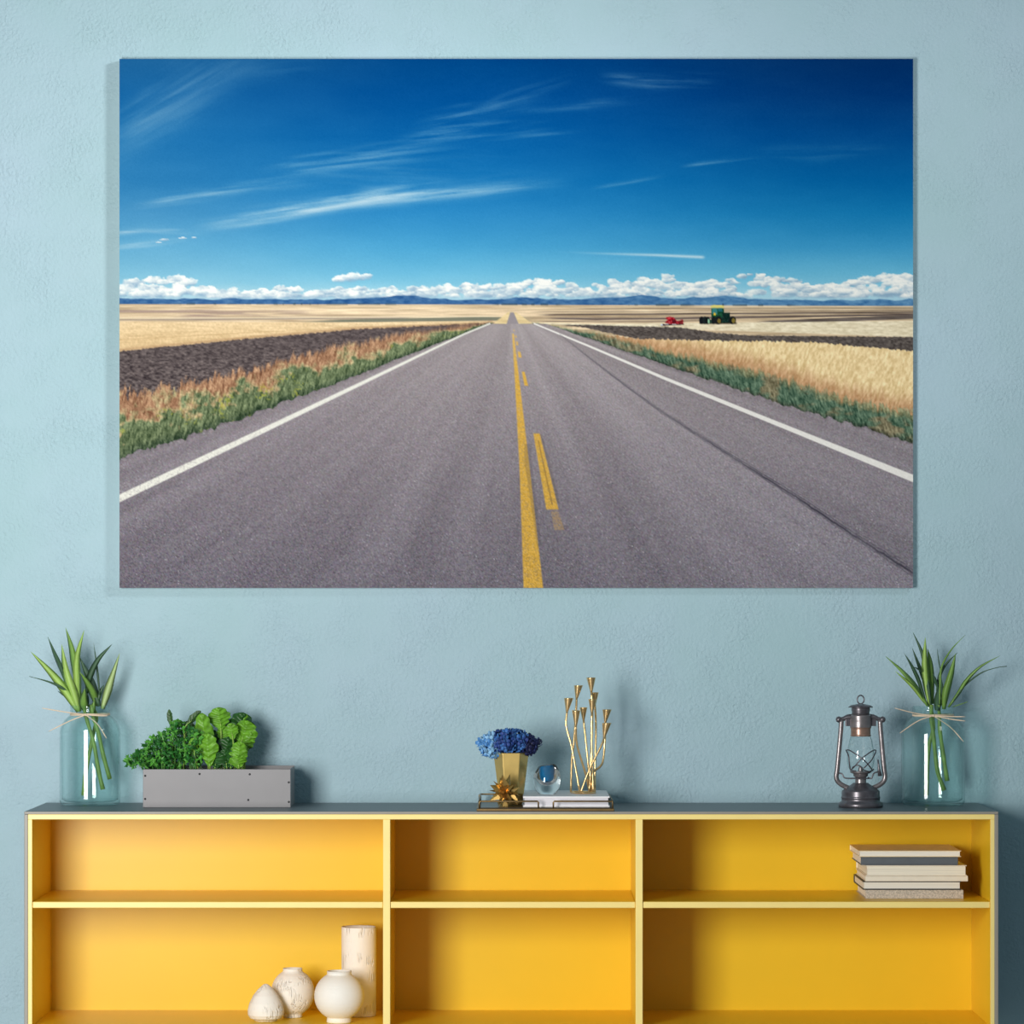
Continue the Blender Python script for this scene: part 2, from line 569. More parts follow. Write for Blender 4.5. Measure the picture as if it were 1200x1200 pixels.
    # left verge
    vt = ipx(X, [(140, 462), (200, 452), (300, 430), (380, 409), (470, 391), (575, 377)]) + (fbm(X / 3, X * 0, 160, 4) - 0.5) * np.interp(X, [140, 560], [22, 2])
    vb = ipx(X, [(140, 537), (240, 505), (300, 483), (400, 447), (480, 415), (575, 378.5)]) + (fbm(X / 6, X * 0, 165, 4) - 0.5) * np.interp(X, [140, 560], [12, 1])
    q = np.clip((Y - vt) / np.maximum(vb - vt, 1), 0, 1)
    blade = fbm((X + (Y - vt) * 0.25) / 1.7, Y / 7, 170, 4)
    patch = fbm(X / 26, Y / 14, 175, 4)
    qq = q + (patch - 0.5) * 1.1 + (fbm(X / 5, Y / 6, 177, 3) - 0.5) * 0.5
    rust, straw, green, dark = np.array([160, 120, 92.]), np.array([168, 150, 112.]), np.array([100, 114, 82.]), np.array([50, 66, 50.])
    c = rust + (straw - rust) * sst(0.15, 0.45, qq)[..., None]
    c = c + (green - c) * sst(0.38, 0.6, qq)[..., None]
    c = c + (dark - c) * (sst(0.8, 1.0, q) * 0.75)[..., None]
    c = c + (blade[..., None] - 0.5) * np.array([120, 116, 96]) + (fbm(X / 1.3, Y / 1.8, 178, 2)[..., None] - 0.5) * np.array([52, 50, 40])
    yel = sst(0.56, 0.72, fbm(X / 22, Y / 22, 180)) * sst(0.5, 0.7, fbm(X / 2.4, Y / 2.4, 183, 3)) * sst(0.3, 0.5, q)
    c = c * (1 - 0.6 * yel[..., None]) + np.array([176, 178, 70.]) * 0.6 * yel[..., None]
    put(np.clip(sst(-4, 5, Y - vt + (blade - 0.5) * 22 * np.interp(X, [140, 560], [1, 0.1])), 0, 1) * (X < 578), np.clip(c, 12, 250))

    # right: fields in strips
    R = X > 600
    strips = [([(640, 362), (1070, 361)], 1.0, (92, 84, 76), 690, 1070, 0.6), ([(640, 365.5), (1070, 363.6)], 0.9, (120, 106, 98), 640, 1070, 0.6),
              ([(640, 369), (780, 368), (1070, 366)], 2.0, (96, 84, 80), 650, 1070, 0.85), ([(640, 372.5), (1070, 369)], 1.0, (140, 122, 106), 650, 940, 0.6),
              ([(640, 373), (700, 374), (780, 373.5), (1070, 368.5)], 2.3, (94, 82, 80), 660, 1070, 0.9), ([(640, 376.6), (760, 377), (900, 374)], 1.4, (120, 104, 94), 650, 830, 0.7),
              ([(880, 379), (960, 375.5), (1070, 371.5)], 4.5, (98, 88, 84), 905, 1070, 0.95)]
    for pts, th, rgb, a, b, al in strips:
        up = [(x, y - th / 2) for x, y in pts]
        lo = [(x, y + th / 2) for x, y in pts]
        nz = np.array(rgb, float) + (n2[..., None] - 0.5) * 70
        band(up, lo, nz, a, b, alpha=al, fade=24)
    stub = np.array([236, 222, 190.]) + (fbm(X / 6, Y / 1.5, 190, 4)[..., None] - 0.5) * np.array([60, 64, 70])
    band([(640, 378), (700, 379.5), (1070, 376)], [(640, 380), (1070, 395)], stub, 640, 1070)
    sr = np.array([92, 84, 80.]) + (fbm(X / 2.6, Y / 1.5, 195, 4)[..., None] - 0.5) * np.array([84, 80, 74])
    band([(640, 379), (672, 380.5), (794, 383.5), (840, 390), (876, 393), (1070, 395)], [(640, 381), (680, 383), (749, 398), (957, 403), (1070, 412)], sr, 672, 1070, soft=0.8, rough=2)
    wt = ipx(X, [(640, 380), (700, 391), (749, 397), (780, 398), (945, 400.6), (1070, 411.6)]) + (fbm(X / 2.2, X * 0, 200, 3) - 0.5) * 4
    vt2 = ipx(X, [(625, 378), (700, 390), (780, 411.6), (890, 435), (1000, 468), (1070, 482)]) + (fbm(X / 3, X * 0, 205, 4) - 0.5) * np.interp(X, [640, 1070], [2, 16])
    vb2 = ipx(X, [(620, 378), (640, 379), (780, 427), (917, 473.5), (1070, 518)]) + (fbm(X / 6, X * 0, 208, 4) - 0.5) * np.interp(X, [640, 1070], [1, 10])
    wn = fbm((X + Y * 0.3) / 2.0, Y / 4.5, 210, 4)
    wheat = np.array([240, 212, 160.]) + (wn[..., None] - 0.5) * np.array([74, 84, 92])
    k = sst(26, 0, vt2 - Y) * 0.75
    wheat = wheat * (1 - k[..., None]) + (np.array([186, 136, 98.]) + (wn[..., None] - 0.5) * 80) * k[..., None]
    put(sst(-0.6, 0.8, Y - wt) * (X > 690), np.clip(wheat, 20, 252))
    q = np.clip((Y - vt2) / np.maximum(vb2 - vt2, 1), 0, 1)
    bl = fbm((X - (Y - vt2) * 0.3) / 1.8, Y / 6, 215, 4)
    pt = fbm(X / 22, Y / 12, 220, 4)
    c = np.array([134, 134, 100.]) + (np.array([82, 108, 88.]) - np.array([134, 134, 100.])) * sst(0.05, 0.4, q + (pt - 0.5) * 0.6)[..., None]
    c = c + (np.array([150, 128, 98.]) - c) * (sst(0.55, 0.75, pt) * 0.7)[..., None]
    c = c + (np.array([58, 64, 54.]) - c) * (sst(0.82, 1.0, q) * 0.6)[..., None]
    c = c + (bl[..., None] - 0.5) * np.array([118, 114, 98]) + (fbm(X / 1.3, Y / 1.8, 222, 2)[..., None] - 0.5) * np.array([50, 50, 44])
    put(sst(-3, 4, Y - vt2 + (bl - 0.5) * 18 * np.interp(X, [640, 1070], [0.1, 1])) * (X > 622), np.clip(c, 15, 245))

    # distant stretch of road on the rise
    bank = np.array([224, 200, 150.]) + (n2[..., None] - 0.5) * 60
    put(sst(-0.6, 0.6, Y - 366) * (1 - sst(379, 381, Y)) * sst(-1, 1, X - ipx(Y, [(366, 595), (380, 577)])) * (1 - sst(-1, 1, X - ipx(Y, [(366, 605), (380, 625)]))), bank)
    put(sst(-0.5, 0.5, Y - 366) * sst(-0.6, 0.6, X - ipx(Y, [(366, 598), (380, 593.5)])) * (1 - sst(-0.6, 0.6, X - ipx(Y, [(366, 602), (380, 608)]))) * (Y < 382), (150, 142, 146))

    # the road
    inner = sst(-0.7, 0.7, Y - 379.3) * sst(0, 1, Y - np.where(X < 600, vb, 0)) * sst(0, 1, Y - np.where(X >= 600, vb2, 0)) * sst(-1, 1, X - ipx(Y, [(379, 560), (381, 556), (420, 400), (500, 100)])) * (1 - sst(-1, 1, X - ipx(Y, [(379, 640), (382, 650), (440, 900), (500, 1120)])))
    rd = np.clip((Y - 379) / 310, 0, 1)
    base = np.stack([np.interp(rd, [0, 0.15, 0.45, 1], q) for q in ([158, 150, 138, 118], [149, 141, 130, 112], [150, 144, 136, 122])], -1)
    ang = (X - 600) / np.maximum(Y - 364, 4)
    lane = fbm(ang * 5.5 + 20, rd * 1.2, 230, 4)
    base = base + (lane[..., None] - 0.5) * 30
    base = base + (np.exp(-((ang - 1.15) / 0.5) ** 2) * 11 - np.exp(-((ang + 1.6) / 0.45) ** 2) * 5)[..., None] + ((X - 140) / 930 * 9 - 2)[..., None]
    g1 = rs.normal(0, 1, (H, W))
    g2 = fbm(X / 1.6, Y / 1.5, 235, 2) - 0.5
    amp = np.interp(rd, [0, 0.2, 1], [2.5, 8, 15])
    base = base + (g1 * 0.75 * amp + g2 * 2.0 * amp)[..., None] + rs.normal(0, 1, (H, W, 3)) * (amp * 0.28)[..., None]
    pebble = rs.rand(H, W) > 0.9965
    base = base + (pebble * np.interp(rd, [0, 0.25, 1], [0, 20, 62]))[..., None]
    put(inner, np.clip(base, 25, 245))
    edge = np.exp(-np.clip(Y - np.where(X < 600, vb, vb2), 0, None) / np.interp(rd, [0, 1], [1, 6]))
    put(inner * edge * 0.45 * sst(0.35, 0.6, fbm(X / 3, Y / 3, 238, 3)), (62, 56, 60))

    def quad(l, r, y0, y1, rgb, alpha=1.0, wear=0.0, soft=0.8):
        xl, xr = ipx(Y, l), ipx(Y, r)
        m = sst(-soft, soft, X - xl) * (1 - sst(-soft, soft, X - xr)) * sst(-0.7, 0.7, Y - y0) * (1 - sst(-0.7, 0.7, Y - y1))
        if wear:
            m = m * (1 - wear * sst(0.5, 0.7, fbm(X / 1.5, Y / 1.3, 240, 3)))
        put(m * alpha, rgb)

    gr = g1[..., None] * np.interp(rd, [0, 1], [2, 9])[..., None]
    # white edge lines
    ly = ipx(X, [(140, 584), (299, 509), (420, 451), (545, 391), (575, 378.8)])
    lw = np.interp(X, [140, 300, 420, 545], [4.6, 3.3, 2.2, 1.0])
    put((1 - sst(lw - 0.7, lw + 0.7, np.abs(Y - ly))) * (X < 575) * (1 - 0.3 * sst(0.55, 0.75, fbm(X / 2, Y / 2, 245, 3)) * sst(400, 200, X)), np.array([228, 226, 216.]) + gr)
    ly = ipx(X, [(625, 378.8), (640, 385), (690, 405.5), (780, 443.8), (1070, 560.7)])
    lw = np.interp(X, [640, 780, 940, 1070], [0.9, 1.9, 3.0, 4.4])
    put((1 - sst(lw - 0.7, lw + 0.7, np.abs(Y - ly))) * (X > 625), np.array([238, 234, 228.]) + gr * 0.6)
    # yellow centre line and broken line
    yc = np.array([222, 174, 74.]) + gr * 1.3 + sst(450, 385, Y)[..., None] * np.array([4, 8, 20])
    quad([(380, 599.6), (392, 600.2), (440, 603), (554, 609), (690, 613.6)], [(380, 600.8), (392, 602.4), (440, 608), (554, 621.4), (690, 636.6)], 391, 692, yc, 0.96, 0.28)
    quad([(508, 632.2), (597, 655)], [(508, 635.2), (597, 658.5), (690, 680)], 509, 590, (98, 88, 84), 0.35)
    quad([(508, 625), (597, 640.2)], [(508, 632.4), (597, 654.6)], 508, 597, yc, 0.96, 0.25)
    quad([(508, 628.4), (597, 647.6)], [(508, 629.6), (597, 649.2)], 516, 592, (120, 96, 66), 0.6)
    quad([(597, 645.5), (621, 649.5)], [(597, 653.5), (621, 661.5)], 599, 621, (176, 146, 108), 0.75, 0.7)
    quad([(435, 611.4), (452, 614.6)], [(435, 614.6), (452, 619)], 435.5, 452, yc, 0.95)
    quad([(412, 606.6), (419, 607.6)], [(412, 609.8), (419, 611.4)], 412, 419, yc, 0.9)
    quad([(400, 604.8), (405, 605.2)], [(400, 606.8), (405, 607.4)], 400, 404.6, yc, 0.85)
    quad([(393, 603.6), (396, 603.8)], [(393, 605.2), (396, 605.6)], 393, 395.4, yc, 0.8)
    quad([(386, 601.6), (389, 601.8)], [(386, 602.8), (389, 603.2)], 386, 388.4, yc, 0.6)
    quad([(540, 614.5), (690, 637)], [(540, 623), (690, 640)], 520, 640, (84, 78, 82), 0.28, 0.5)
    # tar seam drifting across the right lane
    cyk = ipx(X, [(640, 380), (660, 395), (690, 419), (717, 440), (780, 486), (862, 538), (934, 583), (1000, 627), (1072, 673)])
    for off, wv, al in ((0, 1.0, 0.8), (-3.2, 0.6, 0.5), (3.0, 0.6, 0.35), (-6.5, 0.5, 0.25)):
        sc = np.interp(X, [660, 760, 1070], [0.2, 0.5, 1.25])
        yy = cyk + off * sc + (fbm(X / 7, X * 0, 250 + int(off * 3), 3) - 0.5) * 2.2 * sc
        dens = np.interp(X, [660, 720, 800, 870, 1070], [0.25, 0.55, 0.7, 1.0, 1.0]) * (0.55 + 0.8 * (fbm(X / 30, X * 0, 260 + int(off * 5), 3)))
        put(np.clip(np.exp(-((Y - yy) / (wv * (0.5 + sc))) ** 2) * dens * al, 0, 0.9) * (X > 655), (58, 56, 68))

    # green tractor and red implement, a few millimetres tall on the print
    def poly(pts, rgb, jit=0):
        pts = [(750 + a / 8, 330 + b / 8) for a, b in pts]
        ins = np.zeros((H, W))
        for oy in (-0.33, 0, 0.33):
            for ox in (-0.33, 0, 0.33):
                k = np.zeros((H, W), bool)
                for i in range(len(pts)):
                    (xa, ya), (xb, yb) = pts[i], pts[i - 1]
                    if abs(ya - yb) < 1e-9:
                        continue
                    k ^= ((ya > Y + oy) != (yb > Y + oy)) & (X + ox < (xb - xa) * (Y + oy - ya) / (yb - ya) + xa)
                ins += k / 9
        put(ins, np.array(rgb, float) + (g1[..., None] * jit))

    def ell(cx, cy, rx, ry, rgb):
        r = np.sqrt(((X - 750 - cx / 8) / (rx / 8)) ** 2 + ((Y - 330 - cy / 8) / (ry / 8)) ** 2)
        put(1 - sst(0.82, 1.18, r), rgb)

    poly([(560, 398), (905, 398), (905, 384), (560, 384)], (92, 80, 62))
    poly([(668, 320), (668, 250), (785, 250), (790, 300), (845, 296), (845, 388), (690, 388)], (24, 76, 50), 10)
    poly([(770, 290), (845, 288), (845, 330), (835, 388), (775, 388)], (20, 46, 40), 9)
    poly([(676, 300), (676, 246), (722, 246), (724, 310)], (60, 128, 128))
    poly([(730, 282), (730, 246), (770, 246), (772, 282)], (40, 104, 112))
    poly([(690, 316), (692, 290), (712, 296), (708, 318)], (226, 190, 60))
    poly([(662, 246), (664, 228), (690, 218), (782, 222), (790, 238), (780, 248)], (224, 210, 120))
    poly([(776, 226), (776, 206), (783, 206), (784, 226)], (40, 40, 46))
    poly([(560, 372), (700, 352), (700, 392), (560, 392)], (40, 70, 56), 6)
    ell(578, 362, 24, 35, (24, 28, 32)); ell(608, 362, 20, 36, (30, 40, 40)); ell(632, 364, 24, 34, (22, 26, 28)); ell(644, 372, 10, 22, (150, 196, 160))
    ell(690, 362, 22, 36, (26, 32, 34)); ell(734, 362, 38, 38, (28, 32, 34)); ell(742, 370, 16, 22, (120, 104, 48))
    ell(866, 362, 34, 36, (24, 28, 30)); ell(876, 366, 15, 24, (128, 112, 52))
    poly([(196, 416), (200, 396), (410, 392), (412, 404), (330, 408)], (64, 40, 44), 8)
    poly([(230, 388), (262, 352), (240, 350), (244, 334), (284, 328), (318, 336), (330, 352), (348, 372), (400, 356), (408, 372), (404, 396), (300, 398)], (160, 30, 42), 22)
    poly([(258, 340), (280, 338), (278, 352), (262, 354)], (226, 60, 72))
    poly([(300, 362), (330, 352), (342, 384), (306, 390)], (92, 24, 34), 8)
    poly([(360, 380), (380, 362), (400, 364), (402, 392), (366, 398)], (120, 34, 38), 10)
    ell(204, 407, 12, 9, (206, 216, 222)); ell(318, 398, 22, 5, (176, 176, 180)); ell(250, 400, 20, 5, (170, 168, 172))
    col += rs.normal(0, 1.6, (H, W, 1))
    return np.clip(col, 0, 255)


PT = 0.019                                    # the print stands this far off the wall
PD = WALL_Y - PT                              # depth of its face
pr = thing('canvas_picture', (0, PD, ZC - (379 - VY) * K(PD)), 'huge canvas print of a straight road under a deep blue sky', 'picture')
pa, pb = P(140, 69, PD), P(1070, 689, PD)
m_ = MB()
m_.box(pa.x, pb.x, PD + 0.0004, WALL_Y - 0.002, pb.z, pa.z)
m_.build('canvas_edge', mat('canvas_edge_white', (214, 214, 210), 0.8, var=0.03, scale=60, bump=0.0002, bscale=900), pr)
PAINT = paint_road()
NH, NW = PAINT.shape[:2]
gx = np.linspace(pa.x, pb.x, NW)
gz = np.linspace(pa.z, pb.z, NH)
co = np.zeros((NH, NW, 3), np.float32)
co[..., 0], co[..., 1], co[..., 2] = gx[None, :], PD, gz[:, None]
idx = np.arange(NH * NW).reshape(NH, NW)
quads = np.stack([idx[:-1, :-1], idx[1:, :-1], idx[1:, 1:], idx[:-1, 1:]], -1).reshape(-1, 4)
me = bpy.data.meshes.new('printed_face')
me.vertices.add(NH * NW)
me.vertices.foreach_set('co', co.ravel())
me.loops.add(quads.size)
me.loops.foreach_set('vertex_index', quads.ravel().astype(np.int32))
me.polygons.add(len(quads))
me.polygons.foreach_set('loop_start', np.arange(0, quads.size, 4, dtype=np.int32))
me.update(calc_edges=True)
ink = me.color_attributes.new('ink', 'FLOAT_COLOR', 'POINT')
sr = PAINT / 255
ln = np.where(sr <= 0.04045, sr / 12.92, ((sr + 0.055) / 1.055) ** 2.4)
INK_GAIN = 0.92
rgba = np.ones((NH, NW, 4), np.float32)
rgba[..., :3] = ln * INK_GAIN
ink.data.foreach_set('color', rgba.ravel())
pm = bpy.data.materials.new('printed_ink')
pm.use_nodes = True
b_ = pm.node_tree.nodes['Principled BSDF']
at = pm.node_tree.nodes.new('ShaderNodeAttribute')
at.attribute_name = 'ink'
pm.node_tree.links.new(at.outputs['Color'], b_.inputs['Base Color'])
b_.inputs['Roughness'].default_value = 0.75
b_.inputs['Specular IOR Level'].default_value = 0.0
me.materials.append(pm)
face = bpy.data.objects.new('printed_face', me)
C.objects.link(face)
face.parent = pr
face.matrix_parent_inverse = Matrix.Translation(-pr.location)

# ------------------------------------------------------------------ shared materials
GLASS = thin_glass('jar_glass', (0.935, 0.983, 0.978), (0.76, 0.9, 0.895))
CLEAR = thin_glass('lamp_glass', (0.985, 0.995, 0.995), (0.82, 0.9, 0.9))
TWINE = mat('twine', (226, 204, 178), 0.9, var=0.12, scale=400)
LEAF = {'bright': mat('leaf_bright', (156, 192, 92), 0.45, var=0.2, scale=60, stretch=(1, 1, 0.2)),
        'mid': mat('leaf_mid', (116, 156, 70), 0.45, var=0.2, scale=60, stretch=(1, 1, 0.2)),
        'dark': mat('leaf_dark', (64, 96, 68), 0.5, var=0.2, scale=60, stretch=(1, 1, 0.2)),
        'pale': mat('leaf_pale', (166, 190, 124), 0.5, var=0.15, scale=60, stretch=(1, 1, 0.2))}
STALK = mat('green_stalk', (118, 152, 72), 0.5, var=0.3, scale=70)

# ------------------------------------------------------------------ glass jars with sprigs
JD = 0.252


def jar(cx, bottom, shoulder, rw, label, tails):
    k = K(JD)
    base = Vector(((cx - VX) * k, JD, ZTOP))
    r = rw * k
    h = (bottom - shoulder) * k            # height of the straight wall and shoulder up to the neck
    t = thing('glass_jar', base, label, 'jar')
    nr = r * 0.63
    out = [(r * 0.86, 0.0), (r * 0.95, 0.0015), (r, 0.008), (r, h * 0.80), (r * 0.985, h * 0.84), (r * 0.93, h * 0.89), (r * 0.83, h * 0.94), (r * 0.72, h * 0.975), (nr, h),
           (nr * 0.97, h + 0.004), (nr * 1.03, h + 0.006), (nr * 1.05, h + 0.009), (nr * 1.0, h + 0.0115), (nr * 1.05, h + 0.014), (nr * 1.05, h + 0.018), (nr * 1.02, h + 0.0195)]
    inn = [(a - 0.0028, b) for a, b in out[::-1][:-3]] + [(r * 0.93, 0.012), (r * 0.8, 0.0075), (0.0001, 0.0065)]
    inn[0] = (out[-1][0] - 0.0025, out[-1][1])
    m = MB()
    m.lathe(base, [(0.0001, 0.002), (r * 0.80, 0.002)] + out + inn, 72, cap=False)
    m.build('glass_body', GLASS, t)
    tw = MB()
    for dz, rr in ((0.0035, 0.0013), (0.0055, 0.0011)):
        tw.tube([(base.x + (nr + 0.001) * math.cos(a), base.y + (nr + 0.001) * math.sin(a), base.z + h + dz - 0.004 + 0.0006 * math.sin(3 * a)) for a in np.linspace(0, 2 * PI, 40)[:-1]], rr, 6, closed=True)
    kn = Vector((base.x - 0.1 * nr, base.y - nr - 0.0015, base.z + h + 0.0005))
    tw.lathe(kn + Vector((0, 0, -0.003)), [(0.0001, 0), (0.0028, 0.0012), (0.0032, 0.003), (0.0024, 0.005), (0.0001, 0.006)], 10)
    for tail in tails:
        pts = [kn] + [kn + Vector((a * k, -0.004 - 0.01 * i, b * k)) for i, (a, b) in enumerate(tail)]
        tw.tube(smooth_path(pts, 12), [0.0013] * 10 + [0.001, 0.0007], 6)
    tw.build('twine_bow', TWINE, t)['label'] = 'thin pale twine tied round the neck'
    return t, base, h


jl, jb1, jh1 = jar(105.5, 944, 838, 35.4, 'clear glass jar with twine standing left of the grey planter', [[(-22, 3), (-50, 8)], [(-18, -7), (-42, -19)], [(14, -11), (25, -27)], [(15, -1), (26, -1)]])
jr, jb2, jh2 = jar(1093.5, 944, 839, 37.0, 'clear glass jar with twine beside the metal lantern', [[(-22, 3), (-46, 9)], [(-18, -6), (-40, -20)], [(20, -14), (34, -30)], [(18, -1), (36, -1)], [(20, -4), (36, -6)]])


def bunch(name, base, label, stems, leaves, full=1.25):
    t = thing(name, base, label, 'greenery')
    for i, pts in enumerate(stems):
        m = MB()
        dd = JD + (0.016, -0.012, -0.004)[i]
        p = smooth_path([P(a, b, dd + 0.002 * q) for q, (a, b) in enumerate(pts)], 14)
        m.tube(p, [0.0036 + 0.0012 * j / 13 + 0.0004 * math.sin(j * 2.1) for j in range(14)], 10)
        m.build('stem', STALK, t)
    for i, (pts, w, kind) in enumerate(leaves):
        m = MB()
        d1 = JD + rnd.uniform(-0.045, 0.02)
        d0 = JD + rnd.uniform(-0.012, 0.012)
        n = len(pts)
        q = [P(a, b, d0 + (d1 - d0) * j / (n - 1)) for j, (a, b) in enumerate(pts)]
        m.blade(q, w * full * K(JD), side=(0.93, rnd.uniform(-0.5, 0.5), 0.1), fold=0.22)
        m.build('leaf', LEAF[kind], t)
    return t


def A(p):
    return (30 + p[0] / 9.23, 730 + p[1] / 9.23)


def B(p):
    return (1030 + p[0] / 8, 735 + p[1] / 8)


bunch('sprig_bunch', jb1, 'bunch of broad green sprigs standing in the left glass jar',
      [[(104, 826), (113, 838), (108.5, 864), (100, 909), (97.8, 932)], [(98, 826), (101, 841), (109.5, 869), (115.3, 902), (120.6, 925)], [(107, 826), (109.5, 841), (115.3, 858.5), (121, 885), (128.8, 913)]],
      [([A(p) for p in pts], w, k) for pts, w, k in [
          ([(570, 960), (440, 750), (280, 545), (55, 310)], 8.5, 'bright'), ([(520, 900), (430, 740), (280, 650), (40, 578)], 3.6, 'dark'), ([(450, 680), (370, 470), (310, 330), (240, 150)], 5.5, 'dark'),
          ([(570, 960), (500, 760), (430, 530), (390, 230)], 11, 'bright'), ([(545, 640), (520, 440), (490, 260), (432, 50)], 7.5, 'mid'), ([(585, 960), (565, 700), (560, 380), (632, 80)], 8, 'bright'),
          ([(800, 900), (740, 700), (660, 530), (585, 370)], 7.5, 'dark'), ([(770, 900), (730, 780), (670, 660), (585, 530)], 8, 'mid'), ([(660, 760), (690, 590), (780, 400), (940, 225)], 6, 'dark'),
          ([(800, 780), (785, 600), (765, 430), (735, 210)], 2.2, 'dark'), ([(830, 930), (880, 760), (930, 600), (1018, 325)], 8, 'pale'), ([(640, 960), (620, 860), (640, 710)], 9, 'mid'),
          ([(770, 870), (800, 760), (850, 665)], 5, 'dark'), ([(700, 990), (725, 920), (740, 840)], 6, 'mid'), ([(650, 950), (665, 830), (655, 730)], 4, 'dark'), ([(455, 810), (400, 770), (345, 735)], 2, 'dark')]])
bunch('sprig_bunch', jb2, 'bunch of slender green sprigs standing in the right glass jar',
      [[(1090, 826), (1092.5, 838), (1093.7, 855), (1088, 878), (1085.5, 932)], [(1092, 826), (1091, 842), (1093.7, 860), (1098.3, 902), (1106.5, 926)], [(1100, 826), (1100.7, 838), (1101.3, 855), (1105.3, 884), (1110, 915)]],
      [([B(p) for p in pts], w, k) for pts, w, k in [
          ([(460, 740), (350, 560), (220, 410), (65, 275)], 7, 'mid'), ([(430, 710), (320, 560), (150, 410)], 4.5, 'bright'), ([(430, 680), (370, 500), (310, 370), (238, 245)], 5, 'dark'), ([(440, 560), (390, 400), (310, 190)], 4.5, 'dark'),
          ([(490, 740), (450, 450), (405, 240), (318, 45)], 5.5, 'dark'), ([(480, 740), (440, 500), (430, 300), (435, 95)], 8.5, 'bright'), ([(500, 720), (490, 500), (480, 330), (455, 200)], 7.5, 'mid'),
          ([(570, 720), (575, 540), (590, 370), (680, 210), (810, 72)], 2.8, 'mid'), ([(545, 600), (570, 460), (630, 350), (738, 238)], 4.6, 'dark'), ([(610, 770), (630, 620), (680, 430), (720, 245)], 9, 'mid'),
          ([(650, 750), (745, 620), (820, 500), (950, 370), (1140, 265)], 4.6, 'mid'), ([(700, 690), (815, 540), (960, 430), (1100, 380), (1200, 366)], 2.6, 'dark'), ([(690, 748), (760, 725), (830, 700)], 2.4, 'mid'),
          ([(545, 780), (560, 660), (578, 520)], 10, 'dark'), ([(560, 580), (530, 500), (505, 435)], 4, 'dark'), ([(580, 420), (560, 310), (545, 195)], 1.4, 'dark'), ([(590, 730), (598, 620), (585, 470)], 5, 'dark'), ([(400, 420), (360, 390), (320, 370)], 3, 'dark')]], 1.05)

# ------------------------------------------------------------------ planter with herbs and lettuce
PF = 0.155
STEEL = mat('brushed_steel', (133, 131, 133), 0.5, metal=0.1, var=0.03, scale=20)
SCREW = mat('dark_screw', (52, 54, 56), 0.4, metal=0.8)
SOIL = mat('soil', (48, 38, 30), 0.95, var=0.5, scale=200, bump=0.002, bscale=300)
pl = P(167.5, 901.5, PF)
prr = P(340.5, 901.5, PF)
PH = pl.z - ZTOP
t = thing('planter_box', ((pl.x + prr.x) / 2, PF + 0.065, ZTOP), 'long low grey metal planter box with dark screws, growing herbs', 'planter')
m = MB()
th = 0.003
px0, px1, py0, py1 = pl.x, prr.x, PF, PF + 0.14
m.box(px0, px1, py0, py0 + th, ZTOP, ZTOP + PH)
m.box(px0, px1, py1 - th, py1, ZTOP, ZTOP + PH + 0.002)
m.box(px0, px0 + th, py0 + th, py1 - th, ZTOP, ZTOP + PH)
m.box(px1 - th, px1, py0 + th, py1 - th, ZTOP, ZTOP + PH)
m.box(px0 + th, px1 - th, py0 + th, py1 - th, ZTOP, ZTOP + th)
m.build('box_body', STEEL, t, bevel=0.0006)
m = MB()
m.box(px0 + th, px1 - th, py0 + th, py1 - th, ZTOP + th, ZTOP + PH - 0.012)
m.build('soil', SOIL, t)
for a, b in ((172, 509), (172, 664), (536, 497), (872, 499), (862, 671), (1134, 553), (1134, 684)):
    c = P(140 + a / 5.714, 820 + b / 5.714, PF)
    m = MB()
    prof = [(0.0022, 0), (0.0022, 0.0008), (0.0014, 0.0013), (0.0001, 0.0014)]
    vs = MB()
    vs.lathe((0, 0, 0), prof, 12)
    m.add([(c.x + v[0], PF - v[2], c.z + v[1]) for v in vs.v], vs.f, 0, True)
    m.build('screw', SCREW, t)
SOILZ = ZTOP + PH - 0.012


def veined(name, a, b):
    m = mat(name, a, 0.45, var=0.4, scale=110)
    nt = m.node_tree
    bs = nt.nodes['Principled BSDF']
    bs.inputs['Subsurface Weight'].default_value = 0.0
    return m


GREENS = {'parsley': veined('parsley_green', (42, 108, 40), 0), 'parsley_light': veined('parsley_light_green', (88, 158, 60), 0), 'lettuce': veined('lettuce_green', (104, 160, 40), 0),
          'lettuce_dark': veined('lettuce_dark_green', (36, 84, 30), 0), 'basil': veined('basil_green', (54, 88, 44), 0)}
RIB = mat('leaf_rib', (160, 196, 90), 0.5)


def ruffled(mb, base, tip, width, bend, ruffle, seed, twist=0.0, face=-1.0):
    """a cupped leaf with a wavy rim: rows from base to tip, columns across"""
    r = random.Random(seed)
    base, tip = Vector(base), Vector(tip)
    ax = tip - base
    L = ax.length
    t = ax / L
    s = Vector((math.cos(twist), math.sin(twist), 0))
    s = (s - t * s.dot(t)).normalized()
    n = t.cross(s)
    NU, NV = 22, 13
    ph = r.uniform(0, 6)
    vs, fs = [], []
    for i in range(NU):
        u = i / (NU - 1)
        prof = (math.sin(PI * min(1, u * 0.93 + 0.07) ** 1.05) ** 0.5) * (0.4 + 0.6 * min(1, u * 1.9)) * (1 + 0.07 * math.sin(u * 19 + ph))
        for j in range(NV):
            v = j / (NV - 1) * 2 - 1
            wv = math.sin(u * 26 + ph + (1.5 if v > 0 else 0)) * ruffle * 1.3 * abs(v) ** 2
            edge = 1 + 0.10 * math.sin(u * 34 + ph + v) * abs(v) ** 3
            p = base + t * (u * L + 0.02 * L * abs(v)) + s * (v * width / 2 * prof * edge)
            p += n * (bend * math.sin(u * PI * 0.9) + wv * width * 0.5 + face * (-0.16) * width * v * v * prof - 0.05 * width * math.exp(-(v / 0.14) ** 2) + 0.05 * width * math.sin(u * 34 - abs(v) * 5))
            vs.append(p)
    for i in range(NU - 1):
        for j in range(NV - 1):
            a = i * NV + j
            fs.append((a, a + 1, a + NV + 1, a + NV))
    mb.add(vs, fs, 0, True)


